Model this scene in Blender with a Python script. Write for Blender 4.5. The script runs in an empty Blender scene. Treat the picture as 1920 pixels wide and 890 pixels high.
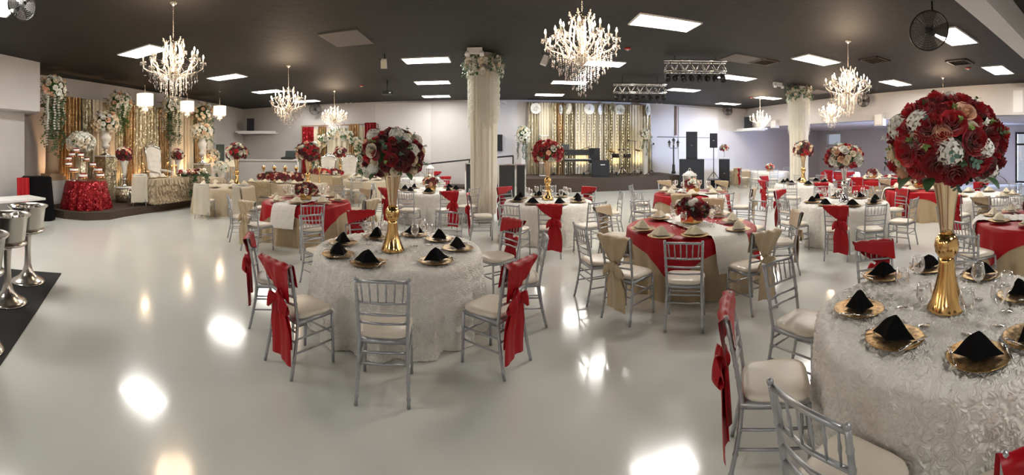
import bpy, math, random
import numpy as np
from mathutils import Vector, Matrix
PI = math.pi
# ---------------------------------------------------------------- camera, world, exposure
H, F, YH, XC = 1.86, 750.0, 279.0, 930.0     # eye height, px per radian, horizon row, column that looks straight at the back wall
CZ = 4.28                                     # ceiling height
scn = bpy.context.scene
col = scn.collection
cd = bpy.data.cameras.new('camera')
cd.type = 'PANO'
cd.panorama_type = 'CENTRAL_CYLINDRICAL'
cd.central_cylindrical_range_u_min = -960.0/F
cd.central_cylindrical_range_u_max = 960.0/F
cd.central_cylindrical_range_v_min = -(890.0-YH)/F
cd.central_cylindrical_range_v_max = YH/F
cd.central_cylindrical_radius = 1.0
cd.clip_start = 0.05
cam = bpy.data.objects.new('camera', cd)
col.objects.link(cam)
cam.location = (0, 0, H)
cam.rotation_euler = (PI/2, 0, -(960.0-XC)/F)
scn.camera = cam
w = bpy.data.worlds.new('world'); scn.world = w; w.use_nodes = True
w.node_tree.nodes['Background'].inputs[0].default_value = (0.75, 0.85, 1.0, 1)
w.node_tree.nodes['Background'].inputs[1].default_value = 0.5
vs = scn.view_settings
vs.view_transform = 'Standard'; vs.look = 'None'; vs.gamma = 1.0; vs.use_curve_mapping = False
vs.exposure = 0.28
scn.cycles.max_bounces = 8; scn.cycles.transparent_max_bounces = 10
scn.cycles.caustics_reflective = False; scn.cycles.caustics_refractive = False
TROFFER = 36.0
# ---------------------------------------------------------------- placing helpers
def az(x): return (x-XC)/F
def PR(x, r, z=0.0):
    a = az(x); return Vector((r*math.sin(a), r*math.cos(a), z))
def P(x, y, z=0.0):
    return PR(x, F*(H-z)/(y-YH), z)
def zat(y, r): return H-(y-YH)*r/F
def hit(x, A, B):
    a = az(x); d = Vector((math.sin(a), math.cos(a))); A = Vector(A[:2]); e = Vector(B[:2])-A
    det = d.x*(-e.y)+e.x*d.y
    return d*((A.x*(-e.y)+e.x*A.y)/det)
def toward(p, q):      # rotation that turns local +Y from p to q
    return math.atan2(-(q[0]-p[0]), q[1]-p[1])
# ---------------------------------------------------------------- materials
MATS = {}
def mat(name, colr=(.8,.8,.8), rough=.5, metal=0.0, **k):
    if name in MATS: return MATS[name]
    m = bpy.data.materials.new(name); m.use_nodes = True; MATS[name] = m
    nt = m.node_tree; b = nt.nodes['Principled BSDF']
    b.inputs['Base Color'].default_value = (*colr, 1)
    b.inputs['Roughness'].default_value = rough
    b.inputs['Metallic'].default_value = metal
    if 'spec' in k: b.inputs['Specular IOR Level'].default_value = k['spec']
    if 'coat' in k: b.inputs['Coat Weight'].default_value = k['coat']; b.inputs['Coat Roughness'].default_value = .05
    if 'sheen' in k: b.inputs['Sheen Weight'].default_value = k['sheen']
    if 'emit' in k:
        b.inputs['Emission Color'].default_value = (*k.get('ecol', colr), 1); b.inputs['Emission Strength'].default_value = k['emit']
    L = nt.links.new
    if 'vary' in k or 'noise' in k:          # colour noise
        tc = nt.nodes.new('ShaderNodeTexCoord'); n = nt.nodes.new('ShaderNodeTexNoise'); n.inputs['Scale'].default_value = k.get('nscale', 4)
        n.inputs['Detail'].default_value = 6
        L(tc.outputs['Object'], n.inputs['Vector'])
        mx = nt.nodes.new('ShaderNodeMix'); mx.data_type = 'RGBA'
        c2 = k.get('col2', tuple(c*.6 for c in colr))
        mx.inputs[6].default_value = (*colr, 1); mx.inputs[7].default_value = (*c2, 1)
        cr = nt.nodes.new('ShaderNodeMapRange'); cr.inputs[1].default_value = .35; cr.inputs[2].default_value = .7
        L(n.outputs[0], cr.inputs[0]); L(cr.outputs[0], mx.inputs[0]); L(mx.outputs[2], b.inputs['Base Color'])
    if 'rand' in k:                           # per-object brightness
        oi = nt.nodes.new('ShaderNodeObjectInfo'); hs = nt.nodes.new('ShaderNodeHueSaturation')
        mr = nt.nodes.new('ShaderNodeMapRange'); mr.inputs[3].default_value = 1-k['rand']; mr.inputs[4].default_value = 1+k['rand']
        L(oi.outputs['Random'], mr.inputs[0]); L(mr.outputs[0], hs.inputs['Value']); hs.inputs['Color'].default_value = (*colr, 1)
        L(hs.outputs[0], b.inputs['Base Color'])
    if 'bump' in k:
        tc = nt.nodes.new('ShaderNodeTexCoord'); n = nt.nodes.new('ShaderNodeTexNoise'); n.inputs['Scale'].default_value = k.get('bscale', 30)
        n.inputs['Detail'].default_value = k.get('bdetail', 3)
        L(tc.outputs['Object'], n.inputs['Vector'])
        bp = nt.nodes.new('ShaderNodeBump'); bp.inputs['Strength'].default_value = k['bump']; bp.inputs['Distance'].default_value = k.get('bdist', .02)
        L(n.outputs[0], bp.inputs['Height']); L(bp.outputs[0], b.inputs['Normal'])
    if 'sequin' in k:                         # every cell tilted its own way
        tc = nt.nodes.new('ShaderNodeTexCoord'); v = nt.nodes.new('ShaderNodeTexVoronoi'); v.inputs['Scale'].default_value = k['sequin']
        L(tc.outputs['Object'], v.inputs['Vector'])
        s = nt.nodes.new('ShaderNodeVectorMath'); s.operation = 'SUBTRACT'; s.inputs[1].default_value = (.5,.5,.5)
        L(v.outputs['Color'], s.inputs[0])
        sc = nt.nodes.new('ShaderNodeVectorMath'); sc.operation = 'SCALE'; sc.inputs['Scale'].default_value = k.get('tilt', 1.1); L(s.outputs[0], sc.inputs[0])
        g = nt.nodes.new('ShaderNodeNewGeometry'); ad = nt.nodes.new('ShaderNodeVectorMath'); ad.operation = 'ADD'
        L(g.outputs['Normal'], ad.inputs[0]); L(sc.outputs[0], ad.inputs[1])
        nm = nt.nodes.new('ShaderNodeVectorMath'); nm.operation = 'NORMALIZE'; L(ad.outputs[0], nm.inputs[0]); L(nm.outputs[0], b.inputs['Normal'])
    return m
def glassy(name, tint=(1,1,1), see=.75, rough=.02):
    if name in MATS: return MATS[name]
    m = bpy.data.materials.new(name); m.use_nodes = True; MATS[name] = m
    nt = m.node_tree; nt.nodes.clear(); L = nt.links.new
    o = nt.nodes.new('ShaderNodeOutputMaterial'); t = nt.nodes.new('ShaderNodeBsdfTransparent'); g = nt.nodes.new('ShaderNodeBsdfGlossy')
    t.inputs[0].default_value = (*tint, 1); g.inputs['Color'].default_value = (1,1,1,1); g.inputs['Roughness'].default_value = rough
    lw = nt.nodes.new('ShaderNodeLayerWeight'); lw.inputs[0].default_value = .35
    mr = nt.nodes.new('ShaderNodeMapRange'); mr.inputs[3].default_value = 1-see; mr.inputs[4].default_value = .9
    mx = nt.nodes.new('ShaderNodeMixShader')
    L(lw.outputs['Facing'], mr.inputs[0]); L(mr.outputs[0], mx.inputs[0]); L(t.outputs[0], mx.inputs[1]); L(g.outputs[0], mx.inputs[2]); L(mx.outputs[0], o.inputs[0])
    return m
def sheer(name, colr, see=.5):
    if name in MATS: return MATS[name]
    m = mat(name, colr, .7, sheen=.5)
    m.node_tree.nodes['Principled BSDF'].inputs['Alpha'].default_value = 1-see
    return m
def rosette_mat():
    m = mat('ivory_rosette_satin', (.88,.85,.79), .36); nt = m.node_tree; L = nt.links.new; N = nt.nodes.new
    tc = N('ShaderNodeTexCoord'); no = N('ShaderNodeTexNoise'); no.inputs['Scale'].default_value = 16
    v = N('ShaderNodeTexVoronoi'); v.inputs['Scale'].default_value = 13
    ad = N('ShaderNodeVectorMath'); ad.operation = 'MULTIPLY_ADD'; ad.inputs[1].default_value = (.05,.05,.05)
    L(tc.outputs['Object'], no.inputs['Vector']); L(no.outputs['Color'], ad.inputs[0]); L(tc.outputs['Object'], ad.inputs[2]); L(ad.outputs[0], v.inputs['Vector'])
    a = N('ShaderNodeMath'); a.operation = 'MULTIPLY'; a.inputs[1].default_value = 34; L(v.outputs['Distance'], a.inputs[0])
    s = N('ShaderNodeMath'); s.operation = 'SINE'; L(a.outputs[0], s.inputs[0])
    c = N('ShaderNodeMath'); c.operation = 'MULTIPLY_ADD'; c.inputs[1].default_value = .35; L(s.outputs[0], c.inputs[0])
    d = N('ShaderNodeMath'); d.operation = 'MULTIPLY'; d.inputs[1].default_value = -1.6; L(v.outputs['Distance'], d.inputs[0]); L(d.outputs[0], c.inputs[2])
    b = N('ShaderNodeBump'); b.inputs['Strength'].default_value = .7; b.inputs['Distance'].default_value = .010; L(c.outputs[0], b.inputs['Height']); L(b.outputs[0], nt.nodes['Principled BSDF'].inputs['Normal'])
    return m
M = dict(
 floor=mat('white_epoxy', (.68,.69,.645), .13, coat=.25, noise=1, nscale=.35, col2=(.62,.63,.59), bump=.06, bscale=4.5, bdist=.012, bdetail=3),
 ceil=mat('black_ceiling_paint', (.010,.0075,.006), .7, noise=1, nscale=.6, col2=(.005,.004,.0035), bump=.3, bscale=5, bdist=.03),
 wall=mat('white_wall_paint', (.60,.57,.56), .6, noise=1, nscale=.8, col2=(.55,.52,.51)),
 annex=mat('lilac_grey_wall_paint', (.60,.56,.60), .6),
 silver=mat('silver_chair_paint', (.40,.41,.43), .36, .65),
 cushion=mat('ivory_vinyl', (.72,.65,.55), .32, bump=.1, bscale=6),
 red=mat('red_satin', (.36,.002,.008), .42, spec=.3, bump=.25, bscale=9, bdist=.02),
 gold_satin=mat('champagne_satin', (.45,.34,.21), .40, .15, sheen=.3, bump=.25, bscale=9, bdist=.02),
 champ=mat('champagne_cloth', (.52,.42,.29), .6, sheen=.3),
 rosette=rosette_mat(),
 black_cloth=mat('black_linen', (.004,.004,.0045), .9, spec=.12),
 ivory_cloth=mat('ivory_linen', (.76,.68,.52), .7),
 gold=mat('polished_gold', (.78,.50,.20), .16, 1.0),
 gold_pale=mat('pale_gold', (.80,.62,.40), .22, 1.0),
 gold_plate=mat('antique_gold_glass', (.50,.33,.14), .36, .9, noise=1, nscale=38, col2=(.13,.075,.03), bump=.5, bscale=34, bdist=.01),
 steel=mat('brushed_steel', (.50,.47,.43), .24, 1.0),
 chrome=mat('chrome', (.8,.8,.8), .08, 1.0),
 black=mat('black_plastic', (.012,.012,.013), .45),
 blackmat=mat('black_rubber_mat', (.010,.010,.011), .9, bump=.3, bscale=90),
 white=mat('white_plastic', (.75,.74,.72), .4),
 brown=mat('brown_stage_carpet', (.055,.036,.026), .9, bump=.3, bscale=60),
 glass=glassy('clear_glass', (1,1,1), .93),
 crystal=glassy('cut_crystal', (1,.97,.94), .62, .10),
 troffer=mat('lit_diffuser', (1,1,1), .5, emit=TROFFER, ecol=(1,.965,.90)),
 bulb=mat('lit_bulb', (1,.9,.75), .5, emit=30, ecol=(1,.80,.55)),
 rose_red=mat('rose_red_petal', (.42,.004,.012), .55, rand=.35, sheen=.3),
 rose_dark=mat('rose_burgundy_petal', (.16,.004,.012), .55, rand=.4, sheen=.3),
 rose_ivory=mat('rose_ivory_petal', (.86,.76,.60), .6, rand=.1),
 rose_peach=mat('rose_peach_petal', (.85,.55,.38), .6, rand=.12),
 rose_white=mat('white_petal', (.84,.83,.76), .6, rand=.08),
 leaf=mat('green_leaf', (.035,.10,.03), .5, rand=.4),
 euca=mat('eucalyptus_leaf', (.10,.19,.15), .6, rand=.3),
 lime=mat('lime_sprig', (.22,.33,.08), .6, rand=.2),
)
# ---------------------------------------------------------------- mesh building
class MB:
    def __init__(s): s.v = []; s.f = []
    def add(s, vs, fs):
        n = len(s.v); s.v.extend([tuple(v) for v in vs]); s.f.extend([tuple(i+n for i in f) for f in fs]); return s
    def box(s, c, d, rz=0, taper=1.0, rx=0):
        cx, cy, cz = c; dx, dy, dz = d[0]/2, d[1]/2, d[2]/2
        R = Matrix.Rotation(rz, 3, 'Z') @ Matrix.Rotation(rx, 3, 'X')
        vs = []
        for k in (-1, 1):
            t = taper if k > 0 else 1
            for (i, j) in ((-1,-1),(1,-1),(1,1),(-1,1)): vs.append(Vector(c)+R@Vector((i*dx*t, j*dy*t, k*dz)))
        return s.add(vs, [(3,2,1,0),(4,5,6,7),(0,1,5,4),(1,2,6,5),(2,3,7,6),(3,0,4,7)])
    def tube(s, pts, rad, n=6, caps=True):
        pts = [Vector(p) for p in pts]; vs = []; fs = []
        rad = rad if hasattr(rad, '__len__') else [rad]*len(pts)
        up = Vector((0,0,1)); prev = None
        for i, p in enumerate(pts):
            d = (pts[min(i+1, len(pts)-1)]-pts[max(i-1, 0)])
            d = d.normalized() if d.length > 1e-9 else Vector((0,0,1))
            a = prev if prev is not None else (Vector((1,0,0)) if abs(d.z) > .9 else up)
            x = a-d*a.dot(d)
            x = x.normalized() if x.length > 1e-6 else d.orthogonal().normalized()
            prev = x; y = d.cross(x)
            for k in range(n):
                t = 2*PI*k/n; vs.append(p+(x*math.cos(t)+y*math.sin(t))*rad[i])
        for i in range(len(pts)-1):
            for k in range(n):
                k2 = (k+1) % n; fs.append((i*n+k, i*n+k2, (i+1)*n+k2, (i+1)*n+k))
        if caps: fs.append(tuple(range(n-1, -1, -1))); fs.append(tuple(range((len(pts)-1)*n, len(pts)*n)))
        return s.add(vs, fs)
    def lathe(s, prof, n=16, c=(0,0,0), rib=None, sy=1.0):
        vs = []; fs = []
        for (r, z) in prof:
            for k in range(n):
                t = 2*PI*k/n; rr = r*(1+(rib*math.cos(t*n/2) if rib else 0)); vs.append((c[0]+rr*math.cos(t), c[1]+rr*sy*math.sin(t), c[2]+z))
        for i in range(len(prof)-1):
            for k in range(n):
                k2 = (k+1) % n; fs.append((i*n+k, i*n+k2, (i+1)*n+k2, (i+1)*n+k))
        if prof[0][0] > 1e-5: fs.append(tuple(range(n-1, -1, -1)))
        if prof[-1][0] > 1e-5: fs.append(tuple(range((len(prof)-1)*n, len(prof)*n)))
        return s.add(vs, fs)
    def ball(s, c, r, n=8, m=5, sz=1.0):
        return s.lathe([(max(r*math.sin(PI*i/m), 1e-6), -r*sz*math.cos(PI*i/m)) for i in range(m+1)], n, c)
    def grid(s, fn, nu, nv, cu=False):
        vs = [fn(i/nu, j/nv) for j in range(nv+1) for i in range(nu if cu else nu+1)]; w = nu if cu else nu+1
        fs = [(j*w+i, j*w+(i+1) % w, (j+1)*w+(i+1) % w, (j+1)*w+i) for j in range(nv) for i in range(nu)]
        return s.add(vs, fs)
    def prism(s, poly, z0, z1):
        n = len(poly)
        vs = [(x, y, z0) for x, y in poly]+[(x, y, z1) for x, y in poly]
        return s.add(vs, [tuple(range(n-1, -1, -1)), tuple(range(n, 2*n))]+[(i, (i+1) % n, n+(i+1) % n, n+i) for i in range(n)])
    def put(s, other, T=None):
        return s.add([T@Vector(v) for v in other.v] if T is not None else other.v, other.f)
    def mesh(s, name, m, smooth=True):
        me = bpy.data.meshes.new(name); me.from_pydata(s.v, [], s.f); me.update()
        if m is not None: me.materials.append(M[m] if isinstance(m, str) else m)
        if smooth: me.polygons.foreach_set('use_smooth', [True]*len(me.polygons))
        return me
    def build(s, name, m, parent=None, smooth=True, loc=None, rz=0, auto=None):
        me = s.mesh(name, m, smooth)
        if auto: me.set_sharp_from_angle(angle=math.radians(auto))
        return link(name, me, parent, loc, rz)
def link(name, data, parent=None, loc=None, rz=0):
    o = bpy.data.objects.new(name, data); col.objects.link(o)
    if parent: o.parent = parent
    if loc is not None: o.location = loc
    if rz: o.rotation_euler = (0, 0, rz)
    return o
def tag(o, label=None, cat=None, group=None, kind=None):
    if label: o['label'] = label
    if cat: o['category'] = cat
    if group: o['group'] = group
    if kind: o['kind'] = kind
    return o
def thing(name, label, cat, loc=(0,0,0), rz=0, group=None):
    o = link(name, None, None, loc, rz); o.empty_display_size = .1
    return tag(o, label, cat, group)
KIDS = {}
def kids(o):
    return [c for c in o.children]
def copy_tree(o, parent=None):
    c = o.copy(); col.objects.link(c); c.parent = parent
    for ch in kids(o): copy_tree(ch, c)
    return c
def place(proto, used, loc, rz=0, label=None, group=None, sc=None):
    """the first use is the prototype itself, later ones are copies with copies of its parts"""
    o = copy_tree(proto) if proto in used else proto
    used.add(proto)
    o.location = loc; o.rotation_euler = (0, 0, rz)
    if sc: o.scale = (sc,)*3 if not hasattr(sc, '__len__') else sc
    if label: o['label'] = label
    if group: o['group'] = group
    return o
USED = set()
def struct(o, label=None):
    o['kind'] = 'structure'
    if label: o['label'] = label
    return o
def quadwall(name, A, B, z0, z1, m, th=.15, label=None):
    A = Vector(A); B = Vector(B); d = (B-A).normalized(); n = Vector((-d.y, d.x))*th
    mb = MB(); mb.prism([(A.x, A.y), (B.x, B.y), (B.x+n.x, B.y+n.y), (A.x+n.x, A.y+n.y)], z0, z1)
    return struct(mb.build(name, m, smooth=False), label)
def lamp(name, parent, kind, energy, colr, loc, size=.1, **k):
    l = bpy.data.lights.new(name, kind); l.energy = energy; l.color = colr
    if kind in ('POINT', 'SPOT'): l.shadow_soft_size = size
    if kind == 'SPOT': l.spot_size = k.get('angle', 1.2); l.spot_blend = .8
    if kind == 'AREA': l.shape = 'RECTANGLE'; l.size = size; l.size_y = k.get('sy', size)
    o = bpy.data.objects.new(name, l); col.objects.link(o); o.location = loc; o['kind'] = 'helper'
    if parent: o.parent = parent
    if 'rot' in k: o.rotation_euler = k['rot']
    return o
# ---------------------------------------------------------------- room
D = 19.7; XL, XR, XA = -14.4, 14.2, 20.6; Y0 = -5.0; SZ = 3.12
LA, LB = Vector((-14.4, 19.7)), Vector((-11.75, 4.75))       # left wall line
o = MB().box(((XL+XA)/2-1, (Y0+D)/2, -.1), (XA-XL+4, D-Y0+1, .2)).build('floor', 'floor', smooth=False); struct(o, 'glossy off-white epoxy floor')
o = MB().box(((XL+XR)/2, (Y0+D)/2, CZ+.1), (XR-XL+1, D-Y0+.6, .2)).build('ceiling', 'ceil', smooth=False); struct(o, 'black painted hall ceiling')
o = MB().box(((XR+XA)/2+.2, (Y0+D)/2, SZ+.1), (XA-XR, D-Y0+.6, .2)).build('ceiling_annex', 'annex', smooth=False); struct(o, 'low ceiling of the side room')
quadwall('wall_back', (XR+.2, D), (XL-.3, D), 0, CZ, 'wall', -.2, 'white back wall')
quadwall('wall_back_annex', (XA+.1, D), (XR+.2, D), 0, CZ, 'annex', -.2, 'lilac grey back wall of the side room')
quadwall('wall_left', LA, LB, 0, CZ, 'wall', -.2, 'white left wall behind the curtains')
# left soffit box with the wall under it
SA, SB = PR(75, F*(CZ-H)/(YH-117)), PR(0, F*(CZ-H)/(YH-101))
sd = (SB-SA).normalized(); SC = SA+sd*9
o = MB().prism([(SA.x, SA.y), (SC.x, SC.y), (SC.x-4, SC.y), (LB.x-1.6, LB.y+.0), (LB.x-.1, LB.y+.3)], 2.9, CZ).build('wall_left_soffit', 'wall', smooth=False); struct(o, 'white boxed soffit high on the left')
n = Vector((-sd.y, sd.x, 0)); n = n if n.x < 0 else -n
a = SA+n*.5+sd*.12; b = SC+n*.5
o = MB().prism([(a.x, a.y), (b.x, b.y), (b.x-.3, b.y), (LB.x-.3, LB.y), (LB.x, LB.y+.1)], 0, 2.9).build('wall_left_return', 'wall', smooth=False); struct(o, 'white wall under the boxed soffit')
quadwall('wall_front', (XL-.3, Y0), (XA+.2, Y0), 0, CZ, 'wall', -.2, 'white wall behind the viewer')
quadwall('wall_front_left', (-9.0, -5.0), (-14.4, -4.6), 0, CZ, 'wall', .2)
o = MB().box((XR+.2, (Y0+D)/2, (SZ+CZ)/2), (.4, D-Y0, CZ-SZ)).build('wall_right_header', 'wall', smooth=False); struct(o, 'white header wall above the opening to the side room')
# far wall of the annex with window and door openings
WY0, WY1, WZ0, WZ1 = 17.5, 18.4, 2.15, 2.85
WY0, WY1 = hit(1577, (XA, 0), (XA, 20)).y, hit(1551, (XA, 0), (XA, 20)).y
rw = hit(1563, (XA, 0), (XA, 20)).length; WZ1, WZ0 = zat(251, rw), zat(271, rw)
DY1 = hit(1904, (XA, 0), (XA, 20)).y; DY0 = DY1-2.4
mb = MB()
mb.box((XA+.1, (WY1+D)/2, SZ/2), (.2, D-WY1, SZ)); mb.box((XA+.1, (WY0+WY1)/2, WZ0/2), (.2, WY1-WY0, WZ0)); mb.box((XA+.1, (WY0+WY1)/2, (WZ1+SZ)/2), (.2, WY1-WY0, SZ-WZ1))
mb.box((XA+.1, (DY1+WY0)/2, SZ/2), (.2, WY0-DY1, SZ)); mb.box((XA+.1, (DY0+DY1)/2, (2.75+SZ)/2), (.2, DY1-DY0, SZ-2.75)); mb.box((XA+.1, (DY0+Y0)/2, SZ/2), (.2, DY0-Y0, SZ))
struct(mb.build('wall_right', 'annex', smooth=False), 'lilac grey far wall of the side room')
wn = thing('window_1', 'small bright window high in the far side room wall', 'window', (XA, (WY0+WY1)/2, WZ0)); struct(wn)
mb = MB(); wd = WY1-WY0; wh = WZ1-WZ0
for s in (-1, 1): mb.box((0, s*wd/2, wh/2), (.1, .06, wh+.06))
for z in (0, wh): mb.box((0, 0, z), (.1, wd, .06))
mb.build('window_frame', 'white', wn, False)
MB().box((.05, 0, wh/2), (.01, wd, wh)).build('pane', 'glass', wn, False)
dr = thing('door_1', 'black framed glass entrance door with daylight outside', 'door', (XA, (DY0+DY1)/2, 0)); struct(dr)
mb = MB(); dw = DY1-DY0
for y in (-dw/2+.06, 0, dw/2-.06): mb.box((0, y, 1.375), (.12, .12, 2.75))
for z in (.1, 2.1, 2.7): mb.box((0, 0, z), (.1, dw, .1))
mb.build('door_frame', 'black', dr, False)
for y in (-dw/4, dw/4): MB().box((.03, y, 1.4), (.01, dw/2-.12, 2.5)).build('pane', 'glass', dr, False)
for y in (-.14, .14): MB().tube([(-.1, y, .8), (-.1, y, 1.3)], .015).build('handle', 'chrome', dr)
# daylight enters through the entrance
dl = lamp('entrance_daylight', None, 'AREA', 1900, (.50,.64,1.0), (XA+.9, (DY0+DY1)/2, 1.5), 2.2, sy=2.4)
dl.rotation_euler = Vector((10.0, -14.5, 0)).to_track_quat('Z', 'Y').to_euler(); dl.data.spread = 1.0
# ceiling beam near the viewer on the right
o = MB().box((8.6, 1.98, CZ-.23), (11.3, .38, .46)).build('ceiling_beam', 'wall', smooth=False); struct(o, 'white ceiling beam across the upper right corner')
# header boxes on the right header (small speaker housings)
for x, y0, y1, z in ((1456, 225, 240, 0), (1653, 213, 236, 0), (1912, 166, 216, 0)):
    h = hit(x, (XR, 0), (XR, 20)); r = h.length
    za, zb = zat(y1, r), zat(y0, r)
    t = thing('header_box', 'white square box on the header wall ' + {1456: 'beside the far pillar', 1653: 'left of the large bouquet', 1912: 'at the right edge'}[x], 'wall box', (XR-.12, h.y, za), group='boxes on the header wall')
    MB().box((0, 0, (zb-za)/2), (.24, .45, zb-za)).build('casing', 'wall', t, False)
    MB().box((-.125, 0, (zb-za)/2), (.01, .36, (zb-za)*.8)).build('grille', 'white', t, False)
# ---------------------------------------------------------------- recessed troffers
lights = [(268,96),(425,144),(502,171),(575,189),(800,112),(811,154),(818,180),(1247,42),(1128,118),(1067,154),(1030,177),(1381,145),(1282,168),(1365,194),(1531,112),(1440,183),(1679,155),(1788,68),(1872,131),(2,4)]
fx = MB()
for s in (-1, 1): fx.box((s*.625, 0, -.012), (.03, .64, .03)); fx.box((0, s*.32, -.012), (1.28, .03, .03))
fm = fx.mesh('frame', 'white', False); dm = MB().box((0, 0, -.006), (1.22, .61, .01)).mesh('diffuser', 'troffer', False)
lname = {0:'beside the left chandelier',1:'between the two left chandeliers',2:'above the drum pendants',3:'behind the crystal chandelier',4:'nearest in the row by the draped pillar',5:'second in the row by the draped pillar',6:'farthest in the row by the draped pillar',7:'right of the large hanging chandelier',8:'behind the large hanging chandelier',9:'below the large hanging chandelier',10:'just before the stage curtain',11:'right of the near truss',12:'between the two trusses',13:'above the tall speakers',14:'left of the right chandelier',15:'by the far pillar',16:'right of the right chandelier',17:'beside the big ceiling fan',18:'above the large bouquet',19:'in the upper left corner'}
for i, (x, y) in enumerate(lights):
    p = PR(x, F*(CZ-H)/(YH-y), CZ)
    t = thing('ceiling_light', 'bright fluorescent ceiling panel ' + lname[i], 'ceiling light', p, 0, 'recessed ceiling lights')
    link('frame', fm, t); link('diffuser', dm, t)
for k, (X, Y) in enumerate([(-4.5,-2),(2.5,-2.2),(8,-2),(-8.5,1.0)]):
    t = thing('ceiling_light', 'fluorescent ceiling panel behind the viewer, '+['first','second','third','fourth'][k]+' one', 'ceiling light', (X, Y, CZ), 0, 'ceiling lights behind the viewer')
    link('frame', fm, t); link('diffuser', dm, t)
# ---------------------------------------------------------------- round tables and their cloths
rng = np.random.default_rng(5)
def rosette(u, v, sp=.085):
    """height of ribbon rosettes sewn on the cloth at fabric coordinates u, v (metres)"""
    i0 = np.floor(u/sp); j0 = np.floor(v/sp); best = np.full(u.shape, 9.0); bx = np.zeros(u.shape); by = np.zeros(u.shape); ph = np.zeros(u.shape)
    for di in (-1,0,1):
        for dj in (-1,0,1):
            i = i0+di; j = j0+dj
            hx = np.modf(np.abs(np.sin(i*12.99+j*78.23)*43758.5))[0]; hy = np.modf(np.abs(np.sin(i*39.35+j*11.13)*24634.6))[0]
            cx = (i+.5+(hx-.5)*.45+.25*(np.abs(j) % 2-.5))*sp; cy = (j+.5+(hy-.5)*.45)*sp
            d = np.hypot(u-cx, v-cy); m = d < best
            best = np.where(m, d, best); bx = np.where(m, u-cx, bx); by = np.where(m, v-cy, by); ph = np.where(m, hx*6.28, ph)
    q = np.clip(best/(sp*.62), 0, 1); a = np.arctan2(by, bx)
    return .017*np.sqrt(1-q*q)+.0065*np.sin(best/sp*17-a*1.0+ph)*(1-q*.4)+.004*np.sin(3*a+ph+best*90)*q
def cloth_round(R, z, drop, nu, ntop, nskirt, folds, amp, ros=False, flare=.07, seed=0, dropfn=None, lift=0.0):
    th = np.linspace(0, 2*PI, nu, endpoint=False); rs = np.random.default_rng(seed); p1, p2 = rs.uniform(0, 6.28, 2)
    V = []
    for i in range(1, ntop+1):
        r = R*i/ntop
        e = max(0, (i/ntop-.96)/.04)
        u, v = r*np.cos(th), r*np.sin(th); h = rosette(u, v) if ros else 0*th
        V.append(np.stack([u, v, np.full(nu, z+lift-.012*e*e)+h], 1))
    for j in range(1, nskirt+1):
        t = j/nskirt; dl = drop*np.ones(nu) if dropfn is None else dropfn(th); s = t*dl
        w = np.cos(folds*th+p1+.6*np.sin(2*th+p2))+.45*np.cos((folds*2+1)*th+p2)
        g = np.clip(s/.72, 0, 1); rr = R+.012+lift+flare*g+amp*w*g**1.25
        h = rosette(R*th, R+s) if ros else 0*th
        rr = rr+h
        V.append(np.stack([rr*np.cos(th), rr*np.sin(th), z+lift-.014-s], 1))
    n = len(V); V = np.concatenate([np.array([[0, 0, z+lift]])]+V)
    k = np.arange(nu); k2 = (k+1) % nu
    F_ = [(0, 1+a, 1+b) for a, b in zip(k, k2)]
    for i in range(n-1):
        a = 1+i*nu; F_ += list(zip((a+k).tolist(), (a+nu+k).tolist(), (a+nu+k2).tolist(), (a+k2).tolist()))
    mb = MB(); mb.v = V.tolist(); mb.f = F_
    return mb
TR, TZ = .91, .765
def runner_mb(nu=14, nv=60, wd=.52, hang=.42, dy=0):
    def fn(a, b):
        x = (a-.5)*wd; e = math.sqrt(max(TR*TR-x*x, .01))+.035; s = (b-.5)*2*(e+hang)
        t = min(max(abs(s)-e, 0), hang); y = math.copysign(min(abs(s), e+.03+.22*t), s)
        h = float(rosette(np.array([x+.3]), np.array([s]))[0])
        return (x, y*(1 if t == 0 else 1)+math.copysign(h*min(1, t*20), s), TZ+.012+h*(1-min(1, t*20))-t)
    return MB().grid(fn, nu, nv)
TABLES = {}
fine = {'T1': (430, 44, 40), 'T2': (900, 110, 96)}
cm = {}
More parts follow.
